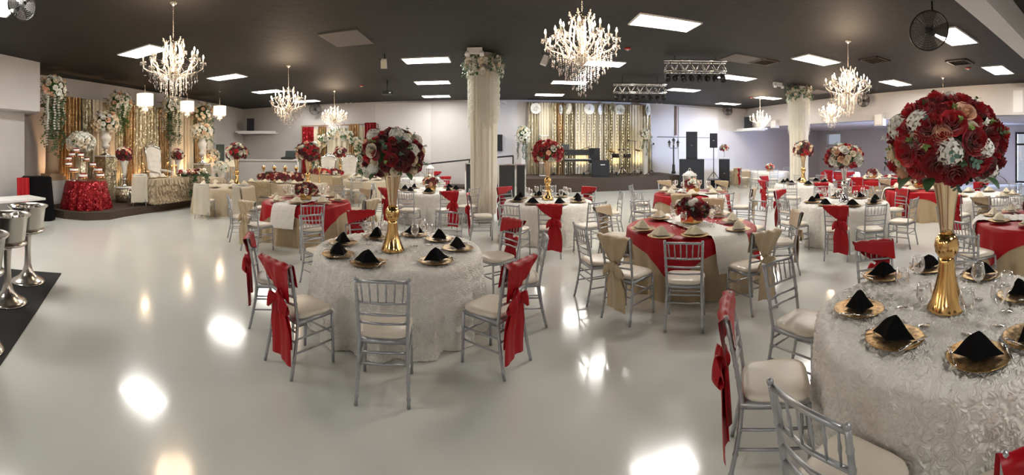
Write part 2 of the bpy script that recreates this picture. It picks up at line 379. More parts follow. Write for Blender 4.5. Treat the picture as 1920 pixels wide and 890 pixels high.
def table(key, x, r, kind, phrase, rot=0):
    c = PR(x, r); c.z = 0; TABLES[key] = dict(c=c, kind=kind, ph=phrase, r=r, x=x)
    t = thing('banquet_table', {'w': 'round table under a floor-length white rosette cloth, ', 'r': 'round table in champagne satin with red overlay, ', 'c': 'round table under a champagne cloth, '}[kind]+phrase, 'table', c, rot, 'round banquet tables')
    if 'top' not in cm:
        cm['top'] = MB().lathe([(.001, .72), (.87, .72), (.87, .745), (.001, .745)], 24).mesh('tabletop', 'white')
        cm['leg'] = MB().tube([(0, 0, 0), (0, 0, .72)], .02).mesh('leg', 'steel')
    link('tabletop', cm['top'], t)
    for a in range(4): link('leg', cm['leg'], t, (.5*math.cos(a*PI/2+.5), .5*math.sin(a*PI/2+.5), 0))
    if kind == 'w':
        k = key if key in fine else 'w'
        if k not in cm:
            n = fine.get(key, (240, 22, 24)); cm[k] = cloth_round(TR, TZ-.02, .725, *n, 13, .03 if key == 'T2' else .045, True, flare=.03 if key == 'T2' else .07, seed=len(cm)).mesh('tablecloth', 'rosette')
        link('tablecloth', cm[k], t)
    else:
        k = 'champ_'+kind
        if k not in cm: cm[k] = cloth_round(TR, TZ-.012, .74, 180, 4, 16, 15, .05, False, flare=.06, seed=3).mesh('tablecloth', 'gold_satin' if kind == 'r' else 'champ')
        link('tablecloth', cm[k], t)
        if kind == 'r':
            if 'ov' not in cm:
                sq = lambda th: np.clip(np.minimum(1.06/np.maximum(np.abs(np.cos(th)), 1e-3), 1.06/np.maximum(np.abs(np.sin(th)), 1e-3))-TR, .12, .62)
                cm['ov'] = cloth_round(TR, TZ-.012, .5, 180, 4, 14, 15, .05, False, flare=.06, seed=3, dropfn=sq, lift=.014).mesh('overlay', 'red')
                cm['run'] = runner_mb().mesh('table_runner', 'rosette')
            tag(link('table_overlay', cm['ov'], None, c, rot), 'square red satin overlay on '+phrase, 'table overlay', 'red satin overlays')
            tag(link('table_runner', cm['run'], None, c, rot), 'white rosette runner across '+phrase, 'table runner', 'white rosette runners')
    return t
table('T1', 746, 4.49, 'w', 'the central white table')
table('T2', 1790, 2.74, 'w', 'the white table nearest the right corner')
table('T3', 1297, 5.8, 'r', 'the red table in the middle', .06)
table('T4', 574, 8.5, 'r', 'the red table on the left', 0)
table('T5', 1028, 8.5, 'w', 'the white table before the stage')
table('T6', 807, 10.6, 'w', 'the white table by the draped pillar')
table('T7', 796, 15.0, 'w', 'the white table by the ramp')
table('T8', 1297, 10.0, 'r', 'the red table with the lantern', .2)
table('T9', 1583, 8.3, 'w', 'the white table with the pale bouquet')
table('T10', 1508, 12.8, 'w', 'the white table by the far pillar')
table('T11', 1636, 14.6, 'r', 'the red table past the far pillar', .9)
table('T12', 1724, 11.0, 'r', 'the red table behind the large bouquet', .5)
table('T13', 1942, 6.3, 'r', 'the red table at the right edge', .3)
table('T14', 1444, 19.6, 'w', 'the white table under the corner shelf')
table('T15', 1388, 21.4, 'c', 'the table behind the black speakers')
table('T16', 1576, 19.0, 'r', 'the red table under the window')
table('T17', 1846, 9.6, 'w', 'the white table behind the edge table')
table('T18', 1700, 16.5, 'r', 'the farthest red table')
table('C1', 420, 12.0, 'c', 'the champagne table by the platform')
table('C2', 690, 14.6, 'c', 'the champagne table by the arch')
# ---------------------------------------------------------------- chiavari chairs
def yb(z): return -.185-.085*((z-.44)/.48)**1.2 if z > .44 else -.185-.075*((.44-z)/.44)**1.5
def bamboo(zs, f, r=.0135):
    pts = []; rad = []
    for i, z in enumerate(zs):
        for dz, k in ((-.012, 1), (-.004, 1.25), (.004, 1.25), (.012, 1)):
            pts.append(f(z+dz)); rad.append(r*k)
    return pts, rad
def cushion_mb(w=.40, d=.40, h=.055, z=.45):
    def sq(t, p): c, s = math.cos(t), math.sin(t); k = (abs(c)**p+abs(s)**p)**(-1/p); return c*k, s*k
    mb = MB(); n = 28; prof = [(.90, 0), (1.0, .02), (1.0, .03), (.95, .045), (.8, .053), (.5, .058), (.001, .06)]
    vs = []
    for q, zz in prof:
        for k in range(n):
            a, b = sq(2*PI*k/n, 5); vs.append((a*q*w/2*(1.05 if b > 0 else .98), b*q*d/2+.01, z+zz))
    fs = [(i*n+k, i*n+(k+1) % n, (i+1)*n+(k+1) % n, (i+1)*n+k) for i in range(len(prof)-1) for k in range(n)]
    fs.append(tuple(range(n-1, -1, -1)))
    return mb.add(vs, fs)
def chair_pieces(lod):
    """list of (part name, MB)"""
    n = 8 if lod == 0 else 5
    out = []
    for s in (-1, 1):
        fz = lambda z: (s*(.178+.014*abs(z-.45)/.45), yb(z), z)
        p, r = bamboo([.06,.17,.3,.44,.6,.66,.75,.83] if lod == 0 else [.3,.66], fz)
        mb = MB().tube([fz(.0)]+p+[fz(.915)], [.0135]+r+[.0135], n); q = fz(.925); mb.ball(q, .016, n, 5 if lod == 0 else 3)
        out.append(('back_post', mb))
        ff = lambda z: (s*(.185+.012*(.44-z)/.44), .19+.01*(.44-z), z)
        p, r = bamboo([.08,.2,.31] if lod == 0 else [.2], ff)
        out.append(('leg', MB().tube([ff(0)]+p+[ff(.44)], [.013]+r+[.014], n)))
    mb = MB()
    mb.box((0, .0, .437), (.385, .385, .028), taper=1.0)
    out.append(('seat_frame', mb))
    out.append(('cushion', cushion_mb()))
    for z, rr in ((.905, .013), (.745, .0105), (.655, .0105), (.585, .0105)):
        x = .178+.014*abs(z-.45)/.45
        out.append(('back_rail', MB().tube([(-x, yb(z), z), (0, yb(z)-.022, z+(.008 if z > .9 else 0)), (x, yb(z), z)], rr, n)))
    for k in range(6):
        x0 = -.145+k*.058
        f = lambda z: (x0*(1+.08*(z-.745)/.16), yb(z)-.02*(1-(x0/.19)**2), z)
        out.append(('spindle', MB().tube([f(.745), f(.80), f(.825), f(.85), f(.905)], [.0055, .006, .009, .006, .0055], 6 if lod == 0 else 4)))
    for s in (-1, 1):
        for z in (.20, .31):
            out.append(('stretcher', MB().tube([(s*.188, yb(z), z), (s*.192, .19, z)], .009, 6 if lod == 0 else 4)))
    out.append(('stretcher', MB().tube([(-.19, .192, .26), (.19, .192, .26)], .009, 5)))
    for z in ((.28,) if lod else (.28, .36)): out.append(('stretcher', MB().tube([(-.187, yb(z), z), (.187, yb(z), z)], .009, 5)))
    return out
CH = {}
for nm, mb in chair_pieces(0):
    CH.setdefault(0, []).append((nm, mb.mesh(nm, 'cushion' if nm == 'cushion' else 'silver')))
fr = MB(); 
for nm, mb in chair_pieces(1):
    if nm != 'cushion': fr.put(mb)
    else: cu = mb
CH[1] = [('frame', fr.mesh('frame', 'silver')), ('cushion', cu.mesh('cushion', 'cushion'))]
# sashes: wrap over the back, knot, tail
def sash_parts(style, seed):
    rs = random.Random(seed); ph = [rs.uniform(0, 6.28) for _ in range(8)]
    kx, kz = (.07, .645) if style == 'diag' else (0.0, .60)
    def low(x, front):     # lower edge of the wrap
        u = (x+.21)/.42
        if style == 'diag': z = (.80-.19*u) if not front else (.86-.12*u)
        elif style == 'hood': z = .60+.10*abs(x/.21)**1.5 if not front else .70
        else: z = .66
        return z
    def fn(a, b):
        x = (a-.5)*.43; front = b < .5; t = abs(b-.5)*2; zt = .938; z0 = low(x, front); z = zt-(zt-z0)*t
        pull = (0 if front else t**1.6)*.55 if style != 'plain' else 0
        x2 = x+(kx-x)*pull*(1.0 if style == 'hood' else .6)
        off = .032+.010*math.sin(a*17+ph[0]+t*4)+.008*math.sin(a*33+ph[1])*t
        off = min(off, .032*max(.0, math.sin(min(t*6, 1)*PI/2))+.012)if t < .17 else off
        y = yb(z)+(.022 if front else -.03-off*.6)*(1 if t > .1 else t*10)-.012*(1-(x/.21)**2)
        return (x2, y, z+.004*math.sin(a*23+ph[2]))
    wrap = MB().grid(fn, 26, 20)
    kn = MB(); yk = yb(kz)-.075
    def kf(a, b):
        t = 2*PI*a; q = PI*b; r = .045*(1+.22*math.sin(3*t+ph[3]+q*2)+.12*math.sin(7*t+ph[4]))
        return (kx+r*1.15*math.sin(q)*math.cos(t), yk+.75*r*math.sin(q)*math.sin(t), kz-r*1.25*math.cos(q))
    kn.grid(kf, 18, 10, True)
    for sgn in (-1, 1):
        def lf(a, b):
            t = 2*PI*b; c = (kx+sgn*(.03+.10*a), yk-.01-.03*math.sin(a*PI), kz-.01-.07*a*a)
            rr = (.02+.028*math.sin(a*PI*.9))*(1+.2*math.sin(t*3+ph[5]))
            return (c[0], c[1]+rr*.6*math.cos(t), c[2]+rr*1.3*math.sin(t))
        kn.grid(lf, 8, 10)
    ta = MB()
    for q, (dx, wd, zb, dy) in enumerate(((.0, .25, .135, 0), (.03, .17, .26, .02))):
        def tf(a, b, dx=dx, wd=wd, zb=zb, dy=dy):
            z = kz-.02-(kz-.02-zb)*b; ww = wd*(.32+.68*min(1, b*2.2)**.8)
            x = kx+dx+(a-.5)*ww+.02*math.sin(b*3+ph[6]); yy = yk-.012+dy+.014*math.sin(a*8+ph[7])*(1-.3*b)+.006*math.sin(a*17+b*2)
            return (x, yy+.025*b, z+.02*math.sin(a*3+1)*b)
        ta.grid(tf, 16, 18)
    return wrap, kn, ta
SASH = {}
for style in ('diag', 'hood'):
    w_, k_, t_ = sash_parts(style, 4 if style == 'diag' else 9)
    for cn in ('red', 'gold_satin'):
        ms = [x.mesh(nm, cn) for x, nm in ((w_, 'sash'), (k_, 'knot'), (t_, 'tail'))]
        j = MB().put(w_).put(k_).put(t_); SASH[(style, cn)] = ms; SASH[(style, cn, 1)] = j.mesh('sash', cn)
CH[1.5] = []
_post = MB(); 
for s in range(1): pass
# covers used at the champagne tables
def cover_mb(full=False):
    mb = MB()
    def fn(a, b):
        x = (a-.5)*.44; front = b < .5; t = abs(b-.5)*2; zl = .47 if front or not full else .12; z = .945-(.945-zl)*t
        bow = (.05 if full else 0)*t*math.sin(a*14) if not front else 0
        return (x*(1+(.15*t if full and not front else 0)), yb(max(z, .3))+(.024 if front else -.03-bow*.4)*min(1, t*9)-.01*math.sin(a*PI), z)
    return mb.grid(fn, 20, 16)
M['sequin_champ'] = mat('champagne_sequin', (.55,.45,.30), .3, .75, sequin=70)
M['organza'] = sheer('ivory_organza', (.72,.66,.55), .35)
COV = {'sequin': cover_mb().mesh('chair_cover', 'sequin_champ'), 'organza': cover_mb(True).mesh('chair_cover', 'organza'), 'champ': cover_mb().mesh('chair_cover', 'champ')}
DIRS = ['front', 'front right', 'right', 'back right', 'back', 'back left', 'left', 'front left']
def dirw(c, p):
    f = Vector((c.x, c.y)).normalized(); rt = Vector((f.y, -f.x)); d = Vector((p[0]-c.x, p[1]-c.y))
    a = math.atan2(d.dot(rt), -d.dot(f)); return DIRS[int(round(a/(PI/4))) % 8]
OBST = [(T_['c'].x, T_['c'].y, 1.27) for T_ in TABLES.values()]
for k_ in range(7):
    a_ = PR(535, 13.0); OBST.append((a_.x-1.2+k_*.4, a_.y-.15+k_*.05, .85)); a_ = PR(610, 17.0); OBST.append((a_.x-1.0+k_*.33, a_.y, .7))
for x_, r_, m_ in ((577,11.1,.5),(877,15.2,.7),(907,10.25,.7),(1498,15.4,.7)): a_ = PR(x_, r_); OBST.append((a_.x, a_.y, m_))
def chair(p, face, sash, lab, group, lod=None, mind=1.30):
    r = math.hypot(p[0], p[1]); lod = (0 if r < 7.6 else 1) if lod is None else lod
    p = Vector((p[0], p[1])); q = Vector((face[0], face[1])); d = (p-q)
    if d.length < mind: p = q+d.normalized()*mind
    if r > 7.6 and any((p-Vector(o_[:2])).length < o_[2] for o_ in OBST if (q-Vector(o_[:2])).length > .05): return None
    if r > 7.6: OBST.append((p.x, p.y, .57))
    rz = toward(p, face)
    kindw = {'': 'with ivory cushion', 'r': 'with red sash', 'R': 'with red sash', 'g': 'with gold sash', 'G': 'with gold sash', 's': 'with sequin cover', 'o': 'with organza drape', 'c': 'with champagne cover'}[sash]
    t = thing('chiavari_chair', 'silver chair '+kindw+', '+lab, 'chair', (p[0], p[1], 0), rz, group)
    for nm, me in CH[lod]: link(nm, me, t)
    if sash and sash in 'rRgG':
        st = 'diag' if sash in 'rR' else 'hood'; cn = 'red' if sash in 'rR' else 'gold_satin'
        if sash == 'g': st = 'diag'
        if lod == 0:
            a, b, c_ = SASH[(st, cn)]; s = link('sash', a, t); link('knot', b, s); link('tail', c_, s)
        else: s = link('sash', SASH[(st, cn, 1)], t)
        s['label'] = 'red satin sash' if cn == 'red' else 'gold satin sash'
        if sash in 'Rg': s.scale = (-1, 1, 1)
    elif sash: link('chair_cover', COV[{'s': 'sequin', 'o': 'organza', 'c': 'champ'}[sash]], t)
    return t
def seat_at(key, lst, polar=None):
    T = TABLES[key]; c = T['c']
    for it in lst:
        if polar:
            a, s = it; f = Vector((c.x, c.y, 0)).normalized(); rt = Vector((f.y, -f.x, 0)); a = math.radians(a)
            p = c+(-f*math.cos(a)-rt*math.sin(a))*polar
        else:
            p = PR(it[0], it[1]); s = it[2]
        chair(p, c, s, dirw(c, p)+' at '+T['ph'], 'chairs at '+T['ph'])
seat_at('T1', [(4,''),(38,'r'),(74,'R'),(131,''),(160,'r'),(209,''),(248,'r'),(285,''),(322,'R')], 1.36)
for (X, Y, s) in ((1.36,1.07,''),(1.57,1.82,'r'),(2.24,2.30,''),(3.14,2.15,'R'),(3.72,1.62,''),(1.50,.37,'R')):
    c = TABLES['T2']['c']; chair((X, Y), c, s, dirw(c, (X, Y))+' at '+TABLES['T2']['ph'], 'chairs at the near right table', None, 1.20)
seat_at('T3', [(1285,4.3,''),(1180,4.5,'G'),(1124,5.0,''),(1407,4.75,'G'),(1462,6.0,'G'),(1408,7.05,''),(1166,6.35,'g'),(1213,7.0,''),(1332,7.25,'g')])
seat_at('T4', [(584,6.95,''),(484,7.35,'g'),(452,8.2,''),(674,7.55,'G'),(668,9.2,'g'),(626,9.9,''),(540,10.0,'c'),(478,9.5,'c')])
seat_at('T5', [(1030,7.0,'r'),(966,6.95,''),(1104,7.25,''),(1144,8.7,''),(904,8.3,'r'),(958,9.6,'r'),(1028,9.95,''),(1094,9.6,'r')])
seat_at('T6', [(836,9.1,'r'),(768,9.1,''),(872,9.7,''),(738,9.7,'r'),(898,10.8,''),(772,12.0,''),(830,12.0,''),(722,10.8,'')])
seat_at('T7', [(770,14.0,''),(826,13.9,'r'),(758,15.4,'r'),(840,15.3,'r'),(780,16.3,''),(815,16.3,'r')])
seat_at('T8', [(1281,8.55,'g'),(1212,9.0,''),(1350,8.7,''),(1208,10.2,''),(1392,9.6,'G'),(1252,11.5,'g'),(1300,11.6,''),(1346,11.4,'g')])
seat_at('T9', [(1570,6.85,'r'),(1632,6.95,''),(1508,7.6,''),(1688,7.7,''),(1496,8.8,'r'),(1676,9.2,'R'),(1547,9.8,''),(1610,9.75,'r')])
seat_at('T10', [(1486,11.4,''),(1534,11.3,'r'),(1444,12.0,'r'),(1572,12.1,''),(1452,13.4,'R'),(1566,13.7,'r'),(1500,14.2,''),(1535,14.1,'')])
seat_at('T11', [(1612,13.3,'r'),(1655,13.2,''),(1686,14.1,'g'),(1588,14.3,'g'),(1600,15.8,'r'),(1640,16.2,''),(1676,15.6,'r')])
seat_at('T12', [(1690,9.7,'r'),(1752,9.7,''),(1792,10.6,'r'),(1660,10.4,''),(1672,11.9,'g'),(1728,12.5,''),(1782,12.1,'r')])
seat_at('T13', [(1838,5.4,''),(1806,6.5,''),(1852,7.55,'g'),(1915,7.8,'')])
seat_at('T17', [(1800,8.5,'r'),(1868,8.1,''),(1790,9.8,''),(1840,11.0,'r'),(1890,10.6,'')])
seat_at('T14', [(1420,18.5,''),(1450,18.2,''),(1408,19.3,'r'),(1482,19.2,'r'),(1470,20.8,'')])
seat_at('T15', [(1362,20.3,''),(1384,20.0,'g'),(1412,20.8,'')])
seat_at('T16', [(1558,17.8,'r'),(1588,17.7,''),(1548,19.0,'g'),(1600,19.0,'r')])
seat_at('T18', [(1680,15.3,'r'),(1716,15.2,'g'),(1740,16.3,'r'),(1660,16.4,'')])
seat_at('C1', [(388,10.9,'o'),(412,10.6,''),(444,10.8,'o'),(372,11.2,'')])
seat_at('C2', [(672,13.3,''),(704,13.3,'c'),(735,14.2,'c'),(650,13.8,'s')])
# ---------------------------------------------------------------- place settings
ch_m = MB().lathe([(.001, .006), (.09, .006), (.10, .004), (.118, .007), (.168, .011), (.172, .014), (.166, .0165), (.118, .0135), (.10, .011), (.001, .011)], 40).mesh('charger_plate', 'gold_plate')
def napkin_mb(w=.135, d=.095, h=.105):
    base = [(-w, -.02), (-.01, -d), (w, -.015), (.03, d)]
    def fn(a, b):
        t = a*4; i = int(t) % 4; f = t-int(t); x0, y0 = base[i]; x1, y1 = base[(i+1) % 4]
        x, y = x0+(x1-x0)*f, y0+(y1-y0)*f; bulge = .88+.12*abs(2*f-1)
        s = .06+.94*b; z = h*(1-b)**1.1+.016*math.sin(PI*b)*(1 if i < 2 else .4)+.005*math.sin(t*7+b*5)*math.sin(PI*b)
        return (x*s*(bulge if s > .3 else 1), y*s*(bulge if s > .3 else 1)+.012*(1-s), z+.0255)
    return MB().grid(fn, 24, 8, True)
nk = {'b': napkin_mb().mesh('napkin', 'black_cloth'), 'i': napkin_mb(.14, .095, .10).mesh('napkin', 'ivory_cloth')}
MATS['silver_cutlery'] = M['cutlery'] = mat('silver_cutlery', (.75,.75,.74), .15, 1.0)
fk = MB(); fk.tube([(0, -.095, .003), (0, -.03, .006), (0, .03, .004)], [.005, .003, .003], 6)
fk.box((0, .042, .005), (.02, .026, .003))
for q in range(4): fk.box((-.009+q*.006, .075, .006), (.0028, .046, .0025))
fkm = fk.mesh('fork', 'cutlery')
kf = MB(); kf.tube([(0, -.11, .004), (0, -.02, .005), (0, .0, .004)], [.007, .006, .004], 6); kf.box((.002, .055, .004), (.019, .12, .002))
kfm = kf.mesh('knife', 'cutlery')
gl_prof = [(.040, 0), (.038, .004), (.008, .008), (.005, .02), (.005, .115), (.010, .125), (.034, .145), (.050, .175), (.052, .20), (.046, .235), (.040, .262), (.038, .262), (.044, .235), (.050, .20), (.048, .177), (.032, .149), (.004, .132)]
glm = MB().lathe(gl_prof, 18).mesh('wine_glass', 'glass')
def setting(key, p, c, ncol, cut=False, z=None):
    T = TABLES[key]; dw = dirw(c, p); rz = toward(p, c); zc = z if z is not None else TZ+(.034 if T['kind'] == 'r' else .008)
    nmw = 'black' if ncol == 'b' else 'ivory'
    tag(link('charger_plate', ch_m, None, (p[0], p[1], zc), rz), 'gold charger plate, '+dw+' of '+T['ph'], 'plate', 'gold charger plates')
    o = tag(link('napkin', nk[ncol], None, (p[0], p[1], zc), rz+random.uniform(-.35, .35)), nmw+' peaked napkin, '+dw+' of '+T['ph'], 'napkin', nmw+' folded napkins')
    if cut:
        d = Matrix.Rotation(rz, 3, 'Z')
        for nm, me, dx in (('fork', fkm, -.142), ('knife', kfm, .148)):
            q = Vector((p[0], p[1], 0))+d@Vector((dx, -.01, 0))
            o = tag(link(nm, me, None, (q.x, q.y, zc+.0225), rz), 'silver '+nm+' on gold plate, '+dw+' of '+T['ph'], nm, 'cutlery on the gold plates')
def glass(key, p, lab=None, sc=1.0):
    T = TABLES[key]; c = T['c']
    o = tag(link('wine_glass', glm, None, (p[0], p[1], TZ+(.034 if T['kind'] == 'r' else .008))), lab or 'clear wine glass, '+dirw(c, p)+' of '+T['ph'], 'wine glass', 'clear wine glasses')
    o.scale = (sc,)*3
random.seed(2)
for x, y in ((1611,582),(1678,637),(1835,672),(1655,520),(1740,505),(1838,518),(1912,556),(1935,636)): setting('T2', P(x, y, TZ), TABLES['T2']['c'], 'b', True)
for x, y in ((643,457),(634,479),(690,495),(817,491),(858,467),(824,450),(776,441),(706,446)): setting('T1', P(x, y, TZ), TABLES['T1']['c'], 'b', True)
for x, y in ((1205,430),(1240,444),(1303,442),(1384,431),(1374,414),(1236,409),(1300,403),(1345,402)): setting('T3', P(x, y+4, TZ), TABLES['T3']['c'], 'i')
for k, n, off, gl in (('T4','i',.2,1),('T5','b',.2,1),('T6','b',.1,0),('T8','i',.3,1),('T9','b',.15,1),('T10','b',.2,0),('T12','i',.2,0),('T13','i',.1,1),('T17','i',.2,0),('T11','i',.2,0),('C1','i',.3,0),('C2','i',.1,0)):
    c = TABLES[k]['c']
    for q in range(8):
        a = off+q*PI/4; p = c+Vector((math.cos(a), math.sin(a), 0))*.68; setting(k, p, c, n)
        if gl:
            p = c+Vector((math.cos(a+.28), math.sin(a+.28), 0))*.45; glass(k, p)
for x, y in ((1692,577),(1733,612),(1813,628),(1872,612),(1722,545),(1834,562),(1888,585)): glass('T2', P(x, y, TZ))
for x, y in ((690,458),(722,462),(716,451),(778,462),(806,460),(792,448)): glass('T1', P(x, y, TZ), sc=.9)
for x, y in ((1262,428),(1282,436),(1262,414),(1335,430),(1345,418),(1322,410)): glass('T3', P(x, y, TZ), sc=.9)
# ---------------------------------------------------------------- flowers
def rose_mb(rings=4, per=5, gu=4, gv=3, seed=0, ruf=.0, openk=1.0):
    rs = random.Random(seed); mb = MB()
    for k in range(rings):
        q = (k+1)/rings; np_ = max(3, int(per*(.6+.5*q)))
        for j in range(np_):
            a0 = 2*PI*(j+.5*k)/np_+rs.uniform(-.15, .15); wd = PI/np_*1.5; R = .12+.88*q*openk*rs.uniform(.9, 1.05); hh = .95-.55*q+rs.uniform(-.05, .05)
            base = -.45+.1*(1-q)
            def fn(a, b):
                t = (a-.5)*2; ang = a0+t*wd*(.55+.45*math.sin(min(b, 1)*PI*.75))
                r = R*(.25+.75*b**.6)+.12*q*b**3-.05*t*t*b; z = base+(hh-base)*b**.9*(1-.12*t*t*b)-.16*q*b**4
                r += ruf*math.sin(ang*11+k)*b; z += ruf*.8*math.sin(ang*13+2*k)*b
                return (r*math.cos(ang), r*math.sin(ang), z)
            mb.grid(fn, gu, gv)
    mb.ball((0, 0, .05), .22, 6, 4)
    return mb
def hydrangea_mb(n=46, seed=1):
    rs = random.Random(seed); mb = MB()
    for i in range(n):
        z = 1-1.35*(i+.5)/n; r = math.sqrt(max(0, 1-z*z)); t = i*2.399; d = Vector((r*math.cos(t), r*math.sin(t), z))
        x = d.orthogonal().normalized(); y = d.cross(x); a0 = rs.uniform(0, 6)
        for k in range(4):
            a = a0+k*PI/2; e = x*math.cos(a)+y*math.sin(a); f = x*math.cos(a+.8)+y*math.sin(a+.8); g_ = x*math.cos(a-.8)+y*math.sin(a-.8)
            c = d*.88
            mb.add([c, c+g_*.16+d*.05, c+e*.26+d*rs.uniform(.0, .1), c+f*.16+d*.05], [(0,1,2,3)])
    mb.ball((0, 0, .05), .72, 8, 6)
    return mb
def leafspray_mb(n=7, seed=2, ln=1.0, rd=.28):
    rs = random.Random(seed); mb = MB(); mb.tube([(0, 0, 0), (.1, 0, ln*.5), (.0, .1, ln)], [.03, .022, .012], 4)
    for i in range(n):
        z = ln*(.25+.75*i/(n-1)); a = i*2.2+rs.uniform(-.4, .4); c = Vector((.1*math.sin(z*3), .1*z, z)); d = Vector((math.cos(a), math.sin(a), .45)).normalized()
        s = d.cross(Vector((0, 0, 1))).normalized(); u = s.cross(d)
        L = rd*2*rs.uniform(.8, 1.1)
        mb.add([c, c+d*L*.35+s*rd*.6+u*.03, c+d*L*.75+s*rd*.5+u*.02, c+d*L, c+d*L*.75-s*rd*.5+u*.02, c+d*L*.35-s*rd*.6+u*.03], [(0,1,2,3),(0,3,4,5)])
    return mb
def leaf_mb():
    def fn(a, b):
        x = (a-.5)*.62*math.sin(PI*min(.97, b*.93+.06))**.8; return (x, b, .25*x*x+.12*math.sin(b*2.5)-.2*b*b)
    return MB().grid(fn, 4, 6)
FL = {'rose': [rose_mb(seed=1), rose_mb(seed=2)], 'peony': [rose_mb(6, 7, 4, 3, 3, .06, 1.15)], 'hyd': [hydrangea_mb()], 'spray': [leafspray_mb()], 'lime': [leafspray_mb(14, 5, .7, .14)], 'leaf': [leaf_mb()],
      'lrose': [rose_mb(2, 4, 2, 2, 4)], 'lspray': [leafspray_mb(5, 7)]}
FM = {}
def fmesh(shape, i, m):
    k = (shape, i, m)
    if k not in FM: FM[k] = FL[shape][i].mesh({'rose':'rose','peony':'peony','hyd':'hydrangea','spray':'eucalyptus_sprig','lime':'green_sprig','leaf':'leaf'}.get(shape, shape), m)
    return FM[k]
def orient(d, roll=0):
    return Vector(d).to_track_quat('Z', 'Y').to_matrix().to_4x4() @ Matrix.Rotation(roll, 4, 'Z')
PAL_RED = [('peony','rose_red',.32),('rose','rose_red',.32),('rose','rose_dark',.05),('rose','rose_ivory',.10),('rose','rose_peach',.10),('hyd','rose_white',.12)]
PAL_DARK = [('peony','rose_dark',.2),('rose','rose_dark',.25),('rose','rose_red',.25),('rose','rose_ivory',.1),('rose','rose_peach',.08),('hyd','rose_white',.12)]
PAL_MIX = [('rose','rose_red',.25),('rose','rose_dark',.1),('rose','rose_ivory',.2),('rose','rose_peach',.2),('hyd','rose_white',.25)]
PAL_WHITE = [('hyd','rose_white',.5),('rose','rose_ivory',.35),('rose','rose_white',.15)]
def pick(rs, pal):
    u = rs.random()*sum(p[2] for p in pal)
    for p in pal:
        u -= p[2]
        if u <= 0: return p
    return pal[-1]
PART = {'peony':'peony','rose':'rose','hyd':'hydrangea','spray':'eucalyptus_sprig','lime':'green_sprig','leaf':'leaf'}
def flowerball(name, label, loc, rx, rz_, pal, n, size, seed, detail, low=-.55, green=.35, group=None, leaves=0, cat='flowers'):
    """a dome of blossoms; near ones keep every blossom as a part, far ones one part for each colour"""
    rs = random.Random(seed); t = thing(name, label, cat, loc, 0, group); acc = {}
    core = MB().lathe([(max(.001, rx*.72*math.sqrt(max(0, 1-((q-.5)*2)**2))), rz_*.72*max(low, (q-.5)*2)) for q in [i/8 for i in range(9)]], 12)
    core.build('moss_ball', 'leaf', t)
    for i in range(n):
        z = 1-(1-low)*(i+.5)/n; r = math.sqrt(max(0, 1-z*z)); a = i*2.39996+rs.uniform(-.12, .12)
        d = Vector((r*math.cos(a), r*math.sin(a), z)); p = Vector((d.x*rx, d.y*rx, d.z*rz_))*rs.uniform(.86, .98)
        sh, m, _ = pick(rs, pal); s = size*rs.uniform(.85, 1.2)*(1.15 if sh != 'rose' else .92); v = rs.randrange(len(FL[sh]))
        T = Matrix.Translation(p) @ orient(d, rs.uniform(0, 6)) @ Matrix.Scale(s, 4)
        if detail: o = link(PART[sh], fmesh(sh, v, m), t); o.matrix_local = T
        else: acc.setdefault(m, MB()).put(FL['lrose' if sh != 'hyd' else 'lrose'][0], T)
        if rs.random() < green:
            a += .2; d2 = (d+Vector((rs.uniform(-.5,.5), rs.uniform(-.5,.5), rs.uniform(-.3,.4)))).normalized(); p2 = Vector((d2.x*rx, d2.y*rx, d2.z*rz_))*.93
            sh, m = rs.choice((('spray','euca'),('spray','leaf'),('lime','lime'),('spray','euca')))
            T = Matrix.Translation(p2) @ orient(d2, rs.uniform(0, 6)) @ Matrix.Scale(size*rs.uniform(.8, 1.3), 4)
            if detail: o = link(PART[sh], fmesh(sh, 0, m), t); o.matrix_local = T
            else: acc.setdefault('leaf', MB()).put(FL['lspray'][0], T)
    for i in range(10 if leaves else 0):
        a = i*2.4; d = Vector((math.cos(a), math.sin(a), rs.uniform(-.35, .7))).normalized(); p = Vector((d.x*rx, d.y*rx, d.z*rz_)); o = link('green_sprig', fmesh('lime', 0, 'rose_white' if i % 2 else 'lime'), t); o.matrix_local = Matrix.Translation(p) @ orient(d, i) @ Matrix.Scale(size*1.25, 4)
    for i in range(leaves):
        a = 2*PI*i/leaves+rs.uniform(-.3, .3); d = Vector((math.cos(a), math.sin(a), -.55)); p = Vector((d.x*rx*.85, d.y*rx*.85, low*rz_*.95))
        q = Vector(d).to_track_quat('Y', 'Z').to_matrix().to_4x4(); o = link('leaf', fmesh('leaf', 0, 'leaf'), t); o.matrix_local = Matrix.Translation(p) @ q @ Matrix.Scale(size*1.7, 4)
    nm = {'rose_red':'red_blossom','rose_dark':'burgundy_blossom','rose_ivory':'ivory_blossom','rose_peach':'peach_blossom','rose_white':'white_blossom','leaf':'foliage'}
    for m, mb in acc.items(): o = mb.build(nm[m], m, t); o['kind'] = 'stuff'
    return t
